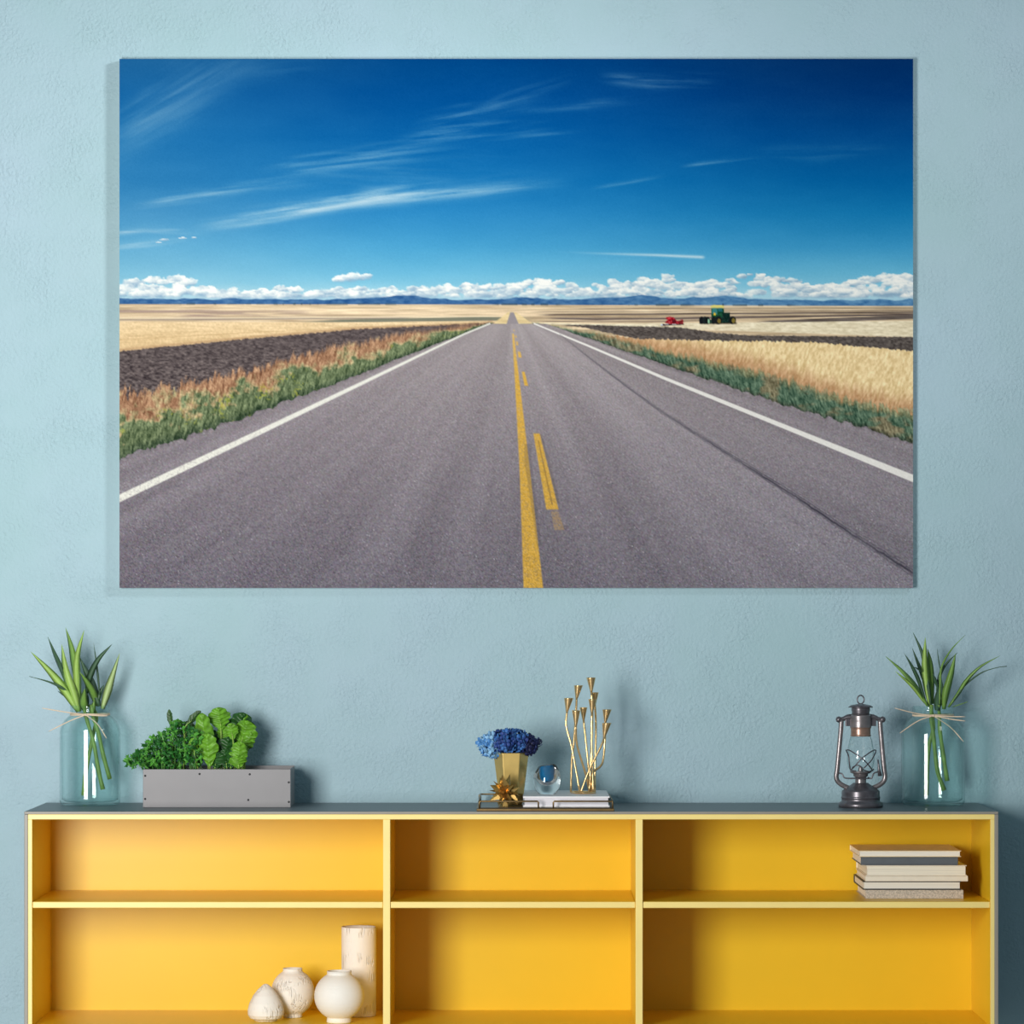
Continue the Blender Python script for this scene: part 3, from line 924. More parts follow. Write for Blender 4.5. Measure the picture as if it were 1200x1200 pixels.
def Q(a, b, d):
    return P(140 + a / 5.714, 820 + b / 5.714, d)


def lettuce(name, label, leaves, cx, cat='plant'):
    rt = Vector(((cx - VX) * K(PF + 0.07), PF + 0.07, SOILZ))
    t = thing(name, rt, label, cat)
    for i, (b0, tp, w, d, kind, bend, ruf, tw) in enumerate(leaves):
        m = MB()
        b, tpv = Q(*b0, d), Q(*tp, d)
        ruffled(m, b, tpv, w * 1.55 / 5.714 * K(d), bend, ruf, 40 + i * 7 + int(cx), tw)
        lf = m.build('leaf', GREENS[kind], t, solid=0.0006, sub=1)
        m = MB()
        root = Vector((rt.x + (b.x - rt.x) * 0.7, PF + 0.07 + rnd.uniform(-0.02, 0.02), SOILZ - 0.001))
        mid = b.lerp(root, 0.5)
        m.tube(smooth_path([root, mid, b, b.lerp(tpv, 0.45)], 12), [0.0018] * 6 + [0.0014, 0.0012, 0.001, 0.0008, 0.0006, 0.0003], 7)
        m.build('leaf_stalk', RIB, lf)
    return t


lettuce('romaine_plant', 'tall bright green romaine growing in the middle of the planter', [
    ((592, 400), (550, 92), 84, 0.19, 'lettuce', 0.004, 0.12, 0.1), ((605, 450), (585, 225), 92, 0.175, 'lettuce', -0.004, 0.12, -0.1), ((640, 420), (636, 205), 62, 0.24, 'lettuce_dark', 0.004, 0.12, 0.3),
    ((545, 440), (505, 180), 66, 0.235, 'lettuce_dark', 0.0, 0.1, -0.2), ((500, 350), (500, 255), 50, 0.18, 'lettuce', 0.0, 0.1, 0.2)], 245)
lettuce('spinach_plant', 'single round crinkled leaf on a thin stalk rising above the planter', [
    ((680, 205), (664, 52), 104, 0.22, 'lettuce', 0.003, 0.06, 0.2), ((688, 285), (690, 175), 62, 0.225, 'lettuce', 0.002, 0.06, -0.2)], 259)
lettuce('lettuce_plant', 'curly bright lettuce growing nearest the right end of the plants', [
    ((800, 330), (826, 88), 130, 0.24, 'lettuce_dark', 0.006, 0.16, 0.2), ((808, 320), (856, 140), 112, 0.21, 'lettuce', 0.004, 0.2, -0.1), ((850, 310), (872, 190), 74, 0.22, 'lettuce', -0.004, 0.2, 0.4),
    ((760, 270), (742, 158), 62, 0.19, 'lettuce', 0.003, 0.12, 0.0), ((790, 460), (806, 280), 80, 0.175, 'lettuce', 0.0, 0.18, 0.1), ((700, 450), (735, 250), 100, 0.2, 'lettuce_dark', 0.004, 0.14, 0.3),
    ((640, 462), (655, 350), 90, 0.18, 'lettuce_dark', 0.0, 0.12, -0.2), ((845, 350), (862, 262), 60, 0.25, 'lettuce_dark', 0.0, 0.14, 0.2), ((720, 460), (704, 330), 80, 0.185, 'lettuce_dark', 0.0, 0.16, 0.2),
    ((800, 458), (790, 372), 84, 0.17, 'lettuce', 0.0, 0.18, 0.2), ((770, 400), (842, 96), 96, 0.245, 'lettuce', 0.004, 0.22, 0.3), ((830, 360), (888, 216), 66, 0.215, 'lettuce', 0.0, 0.24, 0.3),
    ((660, 462), (690, 290), 76, 0.235, 'lettuce_dark', 0.0, 0.16, 0.1), ((745, 462), (752, 330), 66, 0.18, 'lettuce_dark', 0.0, 0.18, -0.3)], 277)
lettuce('basil_plant', 'dark pointed basil sprig leaning out above the parsley', [
    ((438, 190), (545, 76), 34, 0.2, 'basil', 0.004, 0.05, 0.3), ((348, 190), (332, 66), 26, 0.21, 'basil', 0.003, 0.04, 0.2), ((440, 250), (470, 140), 60, 0.23, 'basil', 0.003, 0.05, -0.2)], 212)


def parsley():
    rt = Vector(((200 - VX) * K(PF + 0.06), PF + 0.06, SOILZ))
    t = thing('parsley_plant', rt, 'bushy curled parsley spilling over the left end of the planter', 'plant')
    r = random.Random(12)
    top = [(50, 400), (80, 375), (150, 345), (190, 265), (250, 225), (300, 235), (330, 180), (380, 135), (440, 160), (500, 200), (560, 250)]
    low = [(50, 445), (100, 440), (170, 462), (560, 462)]
    dk, lt, st = MB(), MB(), MB()
    n = 0
    while n < 360:
        a = r.uniform(52, 540)
        yt = np.interp(a, [q[0] for q in top], [q[1] for q in top])
        yb = np.interp(a, [q[0] for q in low], [q[1] for q in low])
        b = yt + (yb - yt) * r.random() ** 1.1
        if a < 160 and r.random() < 0.45:
            continue
        d = r.uniform(PF - 0.006, PF + 0.11)
        if b > 440 and d < PF + 0.02 and a > 165:
            continue
        c = Q(a, b, d)
        if c.z < ZTOP + PH + 0.002 and d > PF - 0.004 and a > 160:
            c.z = ZTOP + PH + 0.003
        n += 1
        # one curled leaflet of three toothed lobes
        ax = Vector((r.uniform(-1, 1), r.uniform(-1, 0.3), r.uniform(0.0, 1))).normalized()
        nm = Vector((r.uniform(-0.6, 0.6), -1, r.uniform(-0.2, 0.9)))
        nm = (nm - ax * nm.dot(ax)).normalized()
        sd = ax.cross(nm)
        R = r.uniform(0.007, 0.0125)
        mb = lt if r.random() < 0.5 else dk
        vs, fs = [c + nm * 0.0], []
        N = 15
        for k in range(N):
            th_ = -2.5 + 5.0 * k / (N - 1)
            rr = R * (0.62 + 0.28 * math.cos(3 * th_ * 0.9) + 0.12 * math.cos(k * PI))
            vs.append(c + ax * (rr * math.cos(th_)) + sd * (rr * math.sin(th_)) + nm * (0.0022 * math.cos(k * PI * 0.9) - 0.22 * rr))
        for k in range(N - 1):
            fs.append((0, k + 1, k + 2))
        mb.add(vs, fs, 0, False)
        if n % 7 == 0:
            fx = (min(max(a, 175), 520))
            root = Q(fx + r.uniform(-20, 20), 470, PF + 0.02 + r.uniform(0, 0.08))
            root.z = SOILZ - 0.001
            mid = root.lerp(c, 0.55) + Vector((0, 0, 0.012))
            if a < 170:
                mid = Vector((root.x * 0.6 + c.x * 0.4, (root.y + c.y) / 2, ZTOP + PH + 0.016))
            st.tube(smooth_path([root, mid, c], 9), [0.0009] * 5 + [0.0007] * 4, 6)
    f = dk.build('foliage', GREENS['parsley'], t, solid=0.0004)
    lt.build('highlight_leaflets', GREENS['parsley_light'], f, solid=0.0004)  # lighter green on random leaflets, painting in the clump's highlights
    st.build('stems', mat('parsley_stem', (96, 150, 70), 0.5), t)


parsley()

# ------------------------------------------------------------------ tray in the middle of the cabinet top
BRONZE = mat('aged_brass', (132, 108, 72), 0.35, metal=0.85, var=0.2, scale=60)
DKMET = mat('dark_tray_floor', (58, 50, 42), 0.3, metal=0.6, var=0.2, scale=40)
GOLD = mat('gold_glaze', (224, 192, 116), 0.3, metal=0.6, var=0.08, scale=50)
GOLDL = mat('pale_brass', (232, 198, 142), 0.24, metal=0.85, var=0.12, scale=90)
TY0, TY1 = 0.004, 0.300
ta, tb = P(558.5, 951, 0.004).x, P(720, 951, 0.004).x
TT = 0.0075
t = thing('serving_tray', ((ta + tb) / 2, 0.15, ZTOP), 'bronze tray with a low open rail near the middle of the cabinet top', 'tray')
m = MB()
m.box(ta, tb, TY0, TY1, ZTOP, ZTOP + TT * 0.8)
m.build('tray_base', BRONZE, t, bevel=0.0012)
m = MB()
m.box(ta + 0.004, tb - 0.004, TY0 + 0.004, TY1 - 0.004, ZTOP + TT * 0.8, ZTOP + TT)
m.build('tray_floor', DKMET, t)['label'] = 'dark tray floor'
rz = ZTOP + 0.0205


def rail(pts):
    m = MB()
    m.tube(pts, 0.0017, 8)
    m.build('rail', BRONZE, t)


for yy in (TY0 + 0.004, TY1 - 0.004):
    for xa, xb in ((561.8, 631), (648.5, 718)):
        a, b = (xa - VX) * K(yy), (xb - VX) * K(0.004)
        rail([(a, yy, ZTOP + TT * 0.6), (a, yy, rz - 0.002), (a + 0.002, yy, rz), (b - 0.002, yy, rz), (b, yy, rz - 0.002), (b, yy, ZTOP + TT * 0.6)])
for xx in (ta + 0.0055, tb - 0.0035):
    rail([(xx, TY0 + 0.006, ZTOP + TT * 0.6), (xx, TY0 + 0.006, rz - 0.002), (xx, TY0 + 0.008, rz), (xx, TY1 - 0.008, rz), (xx, TY1 - 0.006, rz - 0.002), (xx, TY1 - 0.006, ZTOP + TT * 0.6)])
FLOORZ = ZTOP + TT


# books: boards, spine and page block; page_dir tells which long side the pages face
def book(name, bx0, bx1, by0, by1, z0, z1, cover, pages, label, cat='book', group=None, board=0.0022, spine='back', over=0.003):
    t = thing(name, ((bx0 + bx1) / 2, (by0 + by1) / 2, z0), label, cat, group)
    m = MB()
    m.box(bx0, bx1, by0, by1, z0, z0 + board)
    m.box(bx0, bx1, by0, by1, z1 - board, z1)
    if spine == 'back':
        m.box(bx0, bx1, by1 - board, by1, z0 + board, z1 - board)
    elif spine == 'front':
        m.box(bx0, bx1, by0, by0 + board, z0 + board, z1 - board)
    elif spine == 'left':
        m.box(bx0, bx0 + board, by0, by1, z0 + board, z1 - board)
    m.build('cover', cover, t, bevel=0.0005)
    m = MB()
    f0 = by0 + (board if spine == 'front' else over)
    f1 = by1 - (board if spine == 'back' else over)
    m.box(bx0 + (board if spine == 'left' else over), bx1 - over, f0, f1, z0 + board, z1 - board)
    m.build('pages', pages, t)['label'] = 'page edges'
    return t


WHITE = mat('white_cover', (246, 243, 244), 0.45, var=0.03, scale=40)
PAGES = mat('page_edges', (228, 222, 212), 0.8, var=0.14, scale=60, stretch=(0.15, 0.15, 22))
bk0 = P(613, 946, 0.03)
bk1 = P(714.5, 946, 0.03)
BT = P(640, 933.3, 0.03).z
tbk = book('book', bk0.x, bk1.x, 0.03, 0.285, FLOORZ + 0.0002, BT, WHITE, mat('grey_page_edges', (226, 222, 228), 0.8, var=0.1, scale=60, stretch=(0.1, 0.1, 20)), 'large white book lying on the bronze tray under the glass bowl', 'book', board=0.003)

# gold vase with blue hydrangeas
VD = 0.135
vk = K(VD)
vc = Vector(((599 - VX) * vk, VD, FLOORZ))
vh = P(599, 882.5, VD - 0.03).z - FLOORZ
t = thing('flower_vase', vc, 'faceted gold vase at the left end of the bronze tray', 'vase')
m = MB()
n = 6
rings = [(0.0225, 0), (0.0245, 0.004), (0.030, vh * 0.45), (0.0372, vh), (0.0340, vh), (0.0275, vh * 0.45), (0.022, 0.006)]
vs, fs = [], []
for r, z in rings:
    for k in range(n):
        a = PI / 6 * 2 * k
        vs.append((vc.x + r * math.cos(a), vc.y + r * math.sin(a), vc.z + z))
for i in range(len(rings) - 1):
    for k in range(n):
        fs.append((i * n + k, i * n + (k + 1) % n, (i + 1) * n + (k + 1) % n, (i + 1) * n + k))
fs += [tuple(reversed(range(n))), tuple(range(6 * n, 7 * n))]
m.add(vs, fs)
m.build('vase_body', GOLD, t, bevel=0.0012)

FLOW = {'light': [mat('petal_light_blue', (140, 190, 228), 0.6, var=0.25, scale=120), mat('petal_sky_blue', (78, 138, 200), 0.6, var=0.25, scale=120)],  # head tones hold real blues plus painted side light and left highlights
        'mid': [mat('petal_blue', (64, 116, 184), 0.6, var=0.3, scale=120), mat('petal_deep_blue', (36, 66, 134), 0.6, var=0.3, scale=120)],
        'dark': [mat('petal_navy', (42, 56, 118), 0.6, var=0.3, scale=120), mat('petal_dark_navy', (26, 32, 76), 0.6, var=0.3, scale=120)]}


def hydrangea(px, py, rad, d, kind, label, seed, squash=0.9):
    r = random.Random(seed)
    c = P(px, py, d)
    R = rad * K(d)
    foot = Vector((vc.x + (c.x - vc.x) * 0.15, vc.y + (c.y - vc.y) * 0.2, FLOORZ + 0.02))
    t = thing('hydrangea', foot, label, 'flower', 'hydrangeas in the gold vase')
    fa, fb = MB(), MB()
    core = MB()
    prof = [(0.0001, -R * 0.62 * squash)] + [(R * 0.62 * math.cos(a), R * 0.62 * squash * math.sin(a)) for a in np.linspace(-1.3, 1.3, 9)] + [(0.0001, R * 0.62 * squash)]
    N = int(64 * (rad / 15) ** 2) + 6
    for i in range(N):
        z = 1 - 2 * (i + 0.5) / N
        a = i * 2.39996 + r.uniform(-0.2, 0.2)
        h = math.sqrt(1 - z * z)
        nn = Vector((h * math.cos(a), h * math.sin(a), z))
        rr = R * r.uniform(0.74, 1.0)
        p = c + Vector((nn.x * rr, nn.y * rr, nn.z * rr * squash))
        nn = (nn + Vector((r.uniform(-.5, .5), r.uniform(-.5, .5), r.uniform(-.5, .5)))).normalized()
        u = nn.orthogonal().normalized()
        w = nn.cross(u)
        th0 = r.uniform(0, PI)
        s = R * r.uniform(0.28, 0.40)
        mb = fa if r.random() < 0.6 else fb
        for q in range(4):
            th1 = th0 + q * PI / 2
            ax = u * math.cos(th1) + w * math.sin(th1)
            sd = nn.cross(ax)
            pts = [p, p + ax * s * 0.45 + sd * s * 0.42 + nn * s * 0.12, p + ax * s * 0.9 + sd * s * 0.28 + nn * s * 0.3, p + ax * s + nn * s * 0.2, p + ax * s * 0.9 - sd * s * 0.28 + nn * s * 0.3, p + ax * s * 0.45 - sd * s * 0.42 + nn * s * 0.12, p + ax * s * 0.55 - nn * s * 0.02]
            mb.add(pts, [(0, 1, 6), (1, 2, 6), (2, 3, 6), (3, 4, 6), (4, 5, 6), (5, 0, 6)], 0, True)
    core.lathe(c, prof, 20)
    hd = core.build('flower_head', FLOW[kind][1], t)
    fa.build('petals', FLOW[kind][0], hd, solid=0.0003)
    fb.build('darker_petals', FLOW[kind][1], hd, solid=0.0003)
    s_ = MB()
    lip = Vector((vc.x + max(-0.02, min(0.02, c.x - vc.x)), vc.y + (c.y - vc.y) * 0.5, FLOORZ + vh + 0.003))
    s_.tube(smooth_path([foot, foot.lerp(lip, 0.6), lip, c], 12), 0.0016, 8)
    s_.build('stem', STALK, t)


hydrangea(576.5, 874, 15.5, 0.125, 'light', 'light blue hydrangea head drooping over the left of the gold vase', 1)
hydrangea(591, 868.5, 14.5, 0.112, 'mid', 'mid blue hydrangea head at the front centre of the gold vase', 2)
hydrangea(605, 868, 15, 0.128, 'mid', 'upright blue hydrangea head second from the right in the vase', 3)
hydrangea(618, 873, 13.5, 0.13, 'dark', 'dark navy hydrangea head at the right of the gold vase', 4)
hydrangea(629, 870, 6.5, 0.135, 'dark', 'smallest navy hydrangea head sticking out far right of the gold vase', 5)

# spiky gold star in front of the vase
sd_ = 0.058
sc_ = P(592, 928, sd_)
t = thing('star_ornament', (sc_.x, sc_.y, FLOORZ), 'spiky gold star ornament leaning before the gold vase', 'ornament')
m = MB()
r = random.Random(5)
N = 34
for i in range(N):
    z = 1 - 2 * (i + 0.5) / N
    a = i * 2.39996
    h = math.sqrt(1 - z * z)
    dr = (Vector((h * math.cos(a), h * math.sin(a) * 0.75, z)) + Vector((r.uniform(-.2, .2), 0, r.uniform(-.2, .2)))).normalized()
    L = r.uniform(0.027, 0.041)
    tip = sc_ + dr * L
    if tip.z < FLOORZ + 0.0005:
        L *= max(0.3, (sc_.z - FLOORZ - 0.0005) / (sc_.z - tip.z))
    u = dr.orthogonal().normalized()
    u = (u * math.cos(i) + dr.cross(u) * math.sin(i))
    w = dr.cross(u)
    mid = sc_ + dr * L * 0.42
    wd_, tk = L * 0.27, L * 0.10
    m.add([sc_, mid + u * wd_, mid + w * tk, mid - u * wd_, mid - w * tk, sc_ + dr * L], [(0, 2, 1), (0, 3, 2), (0, 4, 3), (0, 1, 4), (5, 1, 2), (5, 2, 3), (5, 3, 4), (5, 4, 1)])
m.add([sc_ + Vector((a, b, c)) for a, b, c in ((0.006, 0, FLOORZ - sc_.z), (-0.006, 0, FLOORZ - sc_.z), (0, 0.008, FLOORZ - sc_.z), (0, 0, 0))], [(0, 1, 2), (0, 3, 1), (1, 3, 2), (2, 3, 0)])
m.build('spikes', mat('antique_gold', (206, 168, 98), 0.26, metal=0.85, var=0.3, scale=80), t)

# blown glass bowl with a blue core
gd = 0.13
gk = K(gd)
gc = Vector(((641 - VX) * gk, gd, BT))
GR = 16.3 * gk
GHT = BT and (P(641, 896.5, gd).z - BT)
t = thing('glass_bowl', gc, 'small round clear glass bowl with a blue core on the white book', 'bowl')


def glass_real(name, color, rough=0.0):
    m = bpy.data.materials.new(name)
    m.use_nodes = True
    b = m.node_tree.nodes['Principled BSDF']
    no = m.node_tree.nodes.new('ShaderNodeTexNoise')
    no.inputs['Scale'].default_value = 30
    r = m.node_tree.nodes.new('ShaderNodeValToRGB')
    r.color_ramp.elements[0].color = (*[v * 0.92 for v in color], 1)
    r.color_ramp.elements[1].color = (*color, 1)
    m.node_tree.links.new(no.outputs['Fac'], r.inputs['Fac'])
    m.node_tree.links.new(r.outputs['Color'], b.inputs['Base Color'])
    b.inputs['Transmission Weight'].default_value = 1
    b.inputs['Roughness'].default_value = rough
    b.inputs['IOR'].default_value = 1.46
    return m


def tilt(mb):
    mb.v = [(x, y, z + 0.14 * (x - gc.x) * max(0, (z - gc.z) / GHT) ** 2) for x, y, z in mb.v]
    return mb


m = MB()
h = GHT
outp = [(GR * 0.60, 0)] + [(GR * math.cos(a), h * (0.46 + 0.54 * math.sin(a) / math.sin(0.95)) if a > 0 else h * (0.46 + 0.46 * math.sin(a) / math.sin(0.92))) for a in np.linspace(-0.9, 0.92, 15)] + [(GR * 0.585, h)]
cav = [(GR * 0.56, h * 0.985)] + [(GR * (0.56 + 0.05 * math.sin(q * PI)), h * (0.985 - 0.38 * q)) for q in (0.25, 0.5, 0.75, 1.0)] + [(GR * 0.56 * math.cos(a), h * (0.60 - 0.28 * math.sin(a))) for a in np.linspace(0.15, 1.5, 8)] + [(0.0001, h * 0.319)]
m.lathe(gc, [(0.0001, 0.0005)] + outp + cav, 56, cap=False)
tilt(m).build('clear_body', glass_real('clear_glass', (0.98, 0.98, 0.98)), t)
m = MB()
o2 = [(max(0.0001, r - 0.0004), z + 0.0004) for r, z in cav[::-1][:-1]] + [(GR * 0.556, h * 0.97)]
m.lathe(gc, o2 + [(a * 0.88, b) for a, b in o2[::-1][:-1]] + [(0.0001, h * 0.38)], 56, cap=False)
tilt(m).build('blue_core', mat('blue_glass', (10, 140, 205), 0.15, var=0.35, scale=25, trans=0.25), t)['label'] = 'deep blue inner cup'

# brass candle holder
cd = 0.15
t = thing('candle_holder', (P(690, 900, cd).x, cd, BT), 'tall pale brass candle holder of nine thin stems with cups on the white book', 'candle holder')


def cpt(a, b, d):
    p = P(650 + a / 7.275, 785 + b / 7.275, d)
    return p


cups = [(120, 240, 355, 80, 0.13), (203, 132, 245, 76, 0.15), (310, 65, 188, 80, 0.165), (340, 192, 290, 72, 0.18), (322, 250, 365, 70, 0.14), (183, 345, 478, 72, 0.125), (245, 320, 425, 66, 0.17), (447, 338, 445, 80, 0.16), (445, 453, 575, 80, 0.13)]
stems = [[(105, 355), (98, 480), (145, 660), (216, 1030)], [(187, 245), (182, 345), (165, 600), (146, 770), (138, 1000)], [(313, 188), (322, 370), (312, 700), (302, 880), (312, 1030)], [(343, 290), (352, 480), (346, 780), (342, 1025)],
         [(317, 365), (316, 600), (322, 820), (330, 1030)], [(180, 478), (190, 640), (262, 880), (296, 1020)], [(246, 425), (264, 600), (288, 840), (300, 1025)], [(432, 445), (430, 575), (416, 750), (392, 820), (315, 890), (292, 1010)], [(422, 575), (400, 640), (292, 860), (220, 1028)]]
bd = [0.12, 0.165, 0.15, 0.165, 0.142, 0.155, 0.16, 0.145, 0.12]
for i, ((a, b, c, w, d), pts) in enumerate(zip(cups, stems)):
    n = len(pts)
    q = []
    for j, (x, y) in enumerate(pts):
        dd = d + (bd[i] - d) * j / (n - 1)
        q.append(cpt(x, y, dd))
    q[-1].z = BT + 0.0022
    m = MB()
    m.tube(smooth_path(q, 20), 0.0023, 10)
    s = m.build('stem', GOLDL, t)
    tipp = q[0]
    topp = cpt(a, b, d)
    wr = w / 7.275 * K(d) / 2
    m = MB()
    ax = topp - tipp
    hh = ax.z
    cc = Vector((tipp.x, tipp.y, tipp.z))
    m.lathe(cc, [(0.0001, -0.001), (0.0024, 0), (wr, hh), (wr * 0.9, hh), (wr * 0.42, hh * 0.5), (0.0001, hh * 0.42)], 24, cap=False)
    m.v = [(x + ax.x * max(0, (z - cc.z) / hh), y, z) for x, y, z in m.v]
    m.build('candle_cup', GOLDL, s)
m = MB()
lp = [cpt(140, 1010, 0.165), cpt(165, 985, 0.185), cpt(235, 960, 0.185), cpt(296, 990, 0.17)]
for p in lp:
    p.z = BT + 0.0022
lp2 = [Vector((lp[0].x, 0.165, BT + 0.0022)), Vector((cpt(180, 0, 0.13).x, 0.135, BT + 0.0022)), Vector((cpt(260, 0, 0.13).x, 0.125, BT + 0.0022)), Vector((cpt(330, 0, 0.14).x, 0.14, BT + 0.0022)), Vector((cpt(342, 0, 0.165).x, 0.165, BT + 0.0022)), Vector((cpt(300, 0, 0.17).x, 0.175, BT + 0.0022))]
m.tube(smooth_path(lp2 + lp[::-1], 40), 0.0021, 8)
m.build('base_loop', GOLDL, t)
m = MB()
m.tube([cpt(325, 905, 0.15), Vector((cpt(325, 0, 0.15).x, 0.15, BT + 0.0005))], [0.0062, 0.0062], 14)
m.build('stem_collar', GOLDL, t)

# ------------------------------------------------------------------ storm lantern
ld = 0.165
lk = K(ld)
lc = Vector(((1008.6 - VX) * lk, ld, ZTOP))
PEWTER = mat('pewter', (140, 133, 134), 0.32, metal=0.6, var=0.25, scale=60, bump=0.0003, bscale=160)
DPEW = mat('dark_pewter', (104, 100, 105), 0.32, metal=0.6, var=0.3, scale=70)
COPPER = mat('copper_tinge', (164, 132, 116), 0.32, metal=0.6, var=0.2, scale=60)
t = thing('storm_lantern', lc, 'old pewter storm lantern with a glass globe near the right end of the cabinet top', 'lantern')


def zz(y):
    return (947 - y) * lk


def lpt(dx, y, fwd=0.0):
    return Vector((lc.x + dx * lk, lc.y - fwd * lk, lc.z + zz(y)))


def turn(name, prof, mt, parent=t, n=48, cap=True):
    m = MB()
    m.lathe(lc, [(r * lk, zz(y)) for r, y in prof], n, cap=cap)
    return m.build(name, mt, parent)


tank = turn('fuel_tank', [(25.4, 947), (26, 946), (26, 943), (25.3, 941.5), (23.2, 940.3), (22.6, 939.5), (22.4, 937), (22.9, 936.2), (22.9, 935), (22.3, 934.2), (22.2, 928.5), (21.4, 927), (12, 921), (9.4, 919), (8.8, 918.5)], DPEW)
m = MB()
ring = [(22.4, 933.6), (22.4, 929.2)]
turn('burner', [(6.6, 919), (6.4, 915), (6.4, 912), (7.4, 911.5), (8.6, 910), (8.6, 908), (11.6, 906.8), (12.6, 906), (12.6, 905), (3, 904.8), (2.4, 900), (0.1, 899.5)], PEWTER)
turn('glass_globe', [(11.8, 905), (14.4, 901), (16, 894), (16.2, 889), (15.4, 880), (13.5, 870), (11.6, 863), (11.4, 863), (13.3, 870), (15.2, 880), (16.0, 889), (15.8, 894), (14.2, 901), (11.6, 905)], CLEAR, cap=False)['label'] = 'clear glass globe'
turn('chimney_collar', [(12.0, 864), (12.2, 862.5), (11.6, 862), (11.6, 855), (12.4, 854.2), (12.4, 853)], COPPER)
turn('chimney', [(12.5, 853.5), (12.6, 846), (12.9, 845.4), (12.6, 844.8), (12.6, 840), (11.4, 838.5)], PEWTER)
cap_ = turn('cap', [(10.6, 839), (10.2, 836), (10.9, 833.5), (11, 831.5), (10.4, 830.6), (14.4, 830.2), (14.6, 829.6), (11.5, 827.6), (5, 826.2), (0.1, 826)], DPEW)
m = MB()
lcz = lpt(0, 821)
m.tube([lcz + Vector((4.0 * lk * math.cos(a), 0, 5.0 * lk * math.sin(a))) for a in np.linspace(0, 2 * PI, 28)[:-1]], 0.8 * lk, 8, closed=True)
m.build('carry_ring', DPEW, cap_)
for s in (-1, 1):
    m = MB()
    m.tube(smooth_path([lpt(s * 22.6, 845), lpt(s * 23.6, 860), lpt(s * 27.2, 900), lpt(s * 28.6, 911), lpt(s * 26.6, 917), lpt(s * 21, 921.5), lpt(s * 13, 925)], 30), 2.9 * lk, 14)
    tb_ = m.build('side_tube', PEWTER, t)
    m = MB()
    m.tube(smooth_path([lpt(s * 10, 841.5), lpt(s * 15, 841.5), lpt(s * 20, 843.5), lpt(s * 25, 844.5)], 10), [3.6 * lk, 3.6 * lk, 3.4 * lk, 3.2 * lk, 3 * lk, 2.8 * lk, 2.6 * lk, 2.6 * lk, 2.4 * lk, 2.4 * lk], 12)
    m.build('top_arm', DPEW, t)
    m = MB()
    kc = lpt(s * 25.6, 848)
    m.lathe(kc, [(0.0001, 0)] + [(3.7 * lk * math.cos(a), 3.7 * lk * (1 + math.sin(a))) for a in np.linspace(-1.4, 1.4, 9)] + [(0.0001, 7.4 * lk)], 16)
    m.build('pivot_knob', DPEW, tb_)
    m = MB()
    m.box(lc.x + min(s * 12, s * 18) * lk, lc.x + max(s * 12, s * 18) * lk, ld - 0.004, ld + 0.004, lc.z + zz(852), lc.z + zz(843))
    m.build('bracket', DPEW, t, bevel=0.001)


def wire(pts, rr=0.75, name='guard_wire'):
    q = []
    for X_, Y_ in pts:
        dx, y = (965 + X_ / 8) - 1008.6, 810 + Y_ / 8
        rg = np.interp(y, [863, 870, 880, 889, 894, 901, 906], [12.4, 14.2, 16.2, 17, 16.8, 15.2, 13]) + 0.6
        q.append(lpt(dx, y, math.sqrt(max(0.5, rg * rg - dx * dx)) if abs(dx) < rg else 0.3))
    m = MB()
    m.tube(smooth_path(q, 26), rr * lk, 7)
    m.build(name, DPEW, t)


wire([(210, 562), (240, 562), (345, 632), (405, 690), (462, 755)])
wire([(250, 745), (285, 705), (345, 635), (430, 575), (484, 560), (488, 585), (440, 650), (400, 692), (365, 725)])
wire([(212, 565), (228, 610), (236, 680), (250, 745), (290, 752)])
wire([(262, 720), (300, 698), (340, 712), (372, 745), (430, 758), (470, 740)])
m = MB()
m.tube(smooth_path([lpt(-26, 907, 2), lpt(-22, 908, 4), lpt(-19, 912.5, 5), lpt(-8, 913, 7), lpt(9, 913, 7)], 18), 0.85 * lk, 8)
m.build('cross_wire', DPEW, t)
m = MB()
m.tube(smooth_path([lpt(8, 912, 5), lpt(12, 913, 6), lpt(15, 907, 6), lpt(22, 905, 6)], 14), 0.85 * lk, 8)
m.build('cross_wire', DPEW, t)
m = MB()
m.tube([lpt(19.5, 891, 7), lpt(20.2, 897, 7), lpt(20.8, 903, 7), lpt(22, 910, 6)], [0.9 * lk, 1.1 * lk, 1.6 * lk, 2.6 * lk], 10)
m.build('lift_lever', DPEW, t)

# ------------------------------------------------------------------ books on the right shelf
BD = 0.075
bkk = K(BD)
CREAM = mat('cream_cover', (238, 222, 186), 0.5, var=0.08, scale=40)
CPAGES = mat('cream_page_edges', (234, 226, 208), 0.85, var=0.16, scale=50, stretch=(0.12, 0.12, 26))
WPAGES = mat('white_page_edges', (236, 230, 218), 0.85, var=0.1, scale=50, stretch=(0.12, 0.12, 26))
SLATE = mat('slate_cover', (92, 98, 104), 0.55, var=0.06, scale=60)
BLACK = mat('black_cover', (46, 46, 46), 0.5, var=0.1, scale=60)
LINEN = mat('speckled_linen', (196, 184, 170), 0.85, var=0.4, scale=420, bump=0.0003, bscale=600)
OFFW = mat('offwhite_cover', (236, 226, 208), 0.5, var=0.04, scale=60)
stack = [(1014.5, 1129, 10.4, LINEN, WPAGES, 'front', 0.2, 'speckled beige linen book at the bottom of the shelf stack'),
         (1011.5, 1126.5, 10.2, BLACK, WPAGES, 'back', 0.205, 'dark covered book with white pages second from the bottom of the stack'),
         (1014, 1134, 6.4, OFFW, WPAGES, 'front', 0.21, 'thin off-white book in the lower middle of the stack, jutting out right'),
         (1015, 1133, 12.2, OFFW, CPAGES, 'back', 0.215, 'thickest cream book in the middle of the shelf stack, pages outward'),
         (1009, 1123, 9.8, SLATE, WPAGES, 'front', 0.2, 'slate grey book second from the top of the shelf stack'),
         (1006.5, 1126.5, 7.4, CREAM, WPAGES, 'back', 0.2, 'thin cream book on top of the shelf stack')]
z = ZS
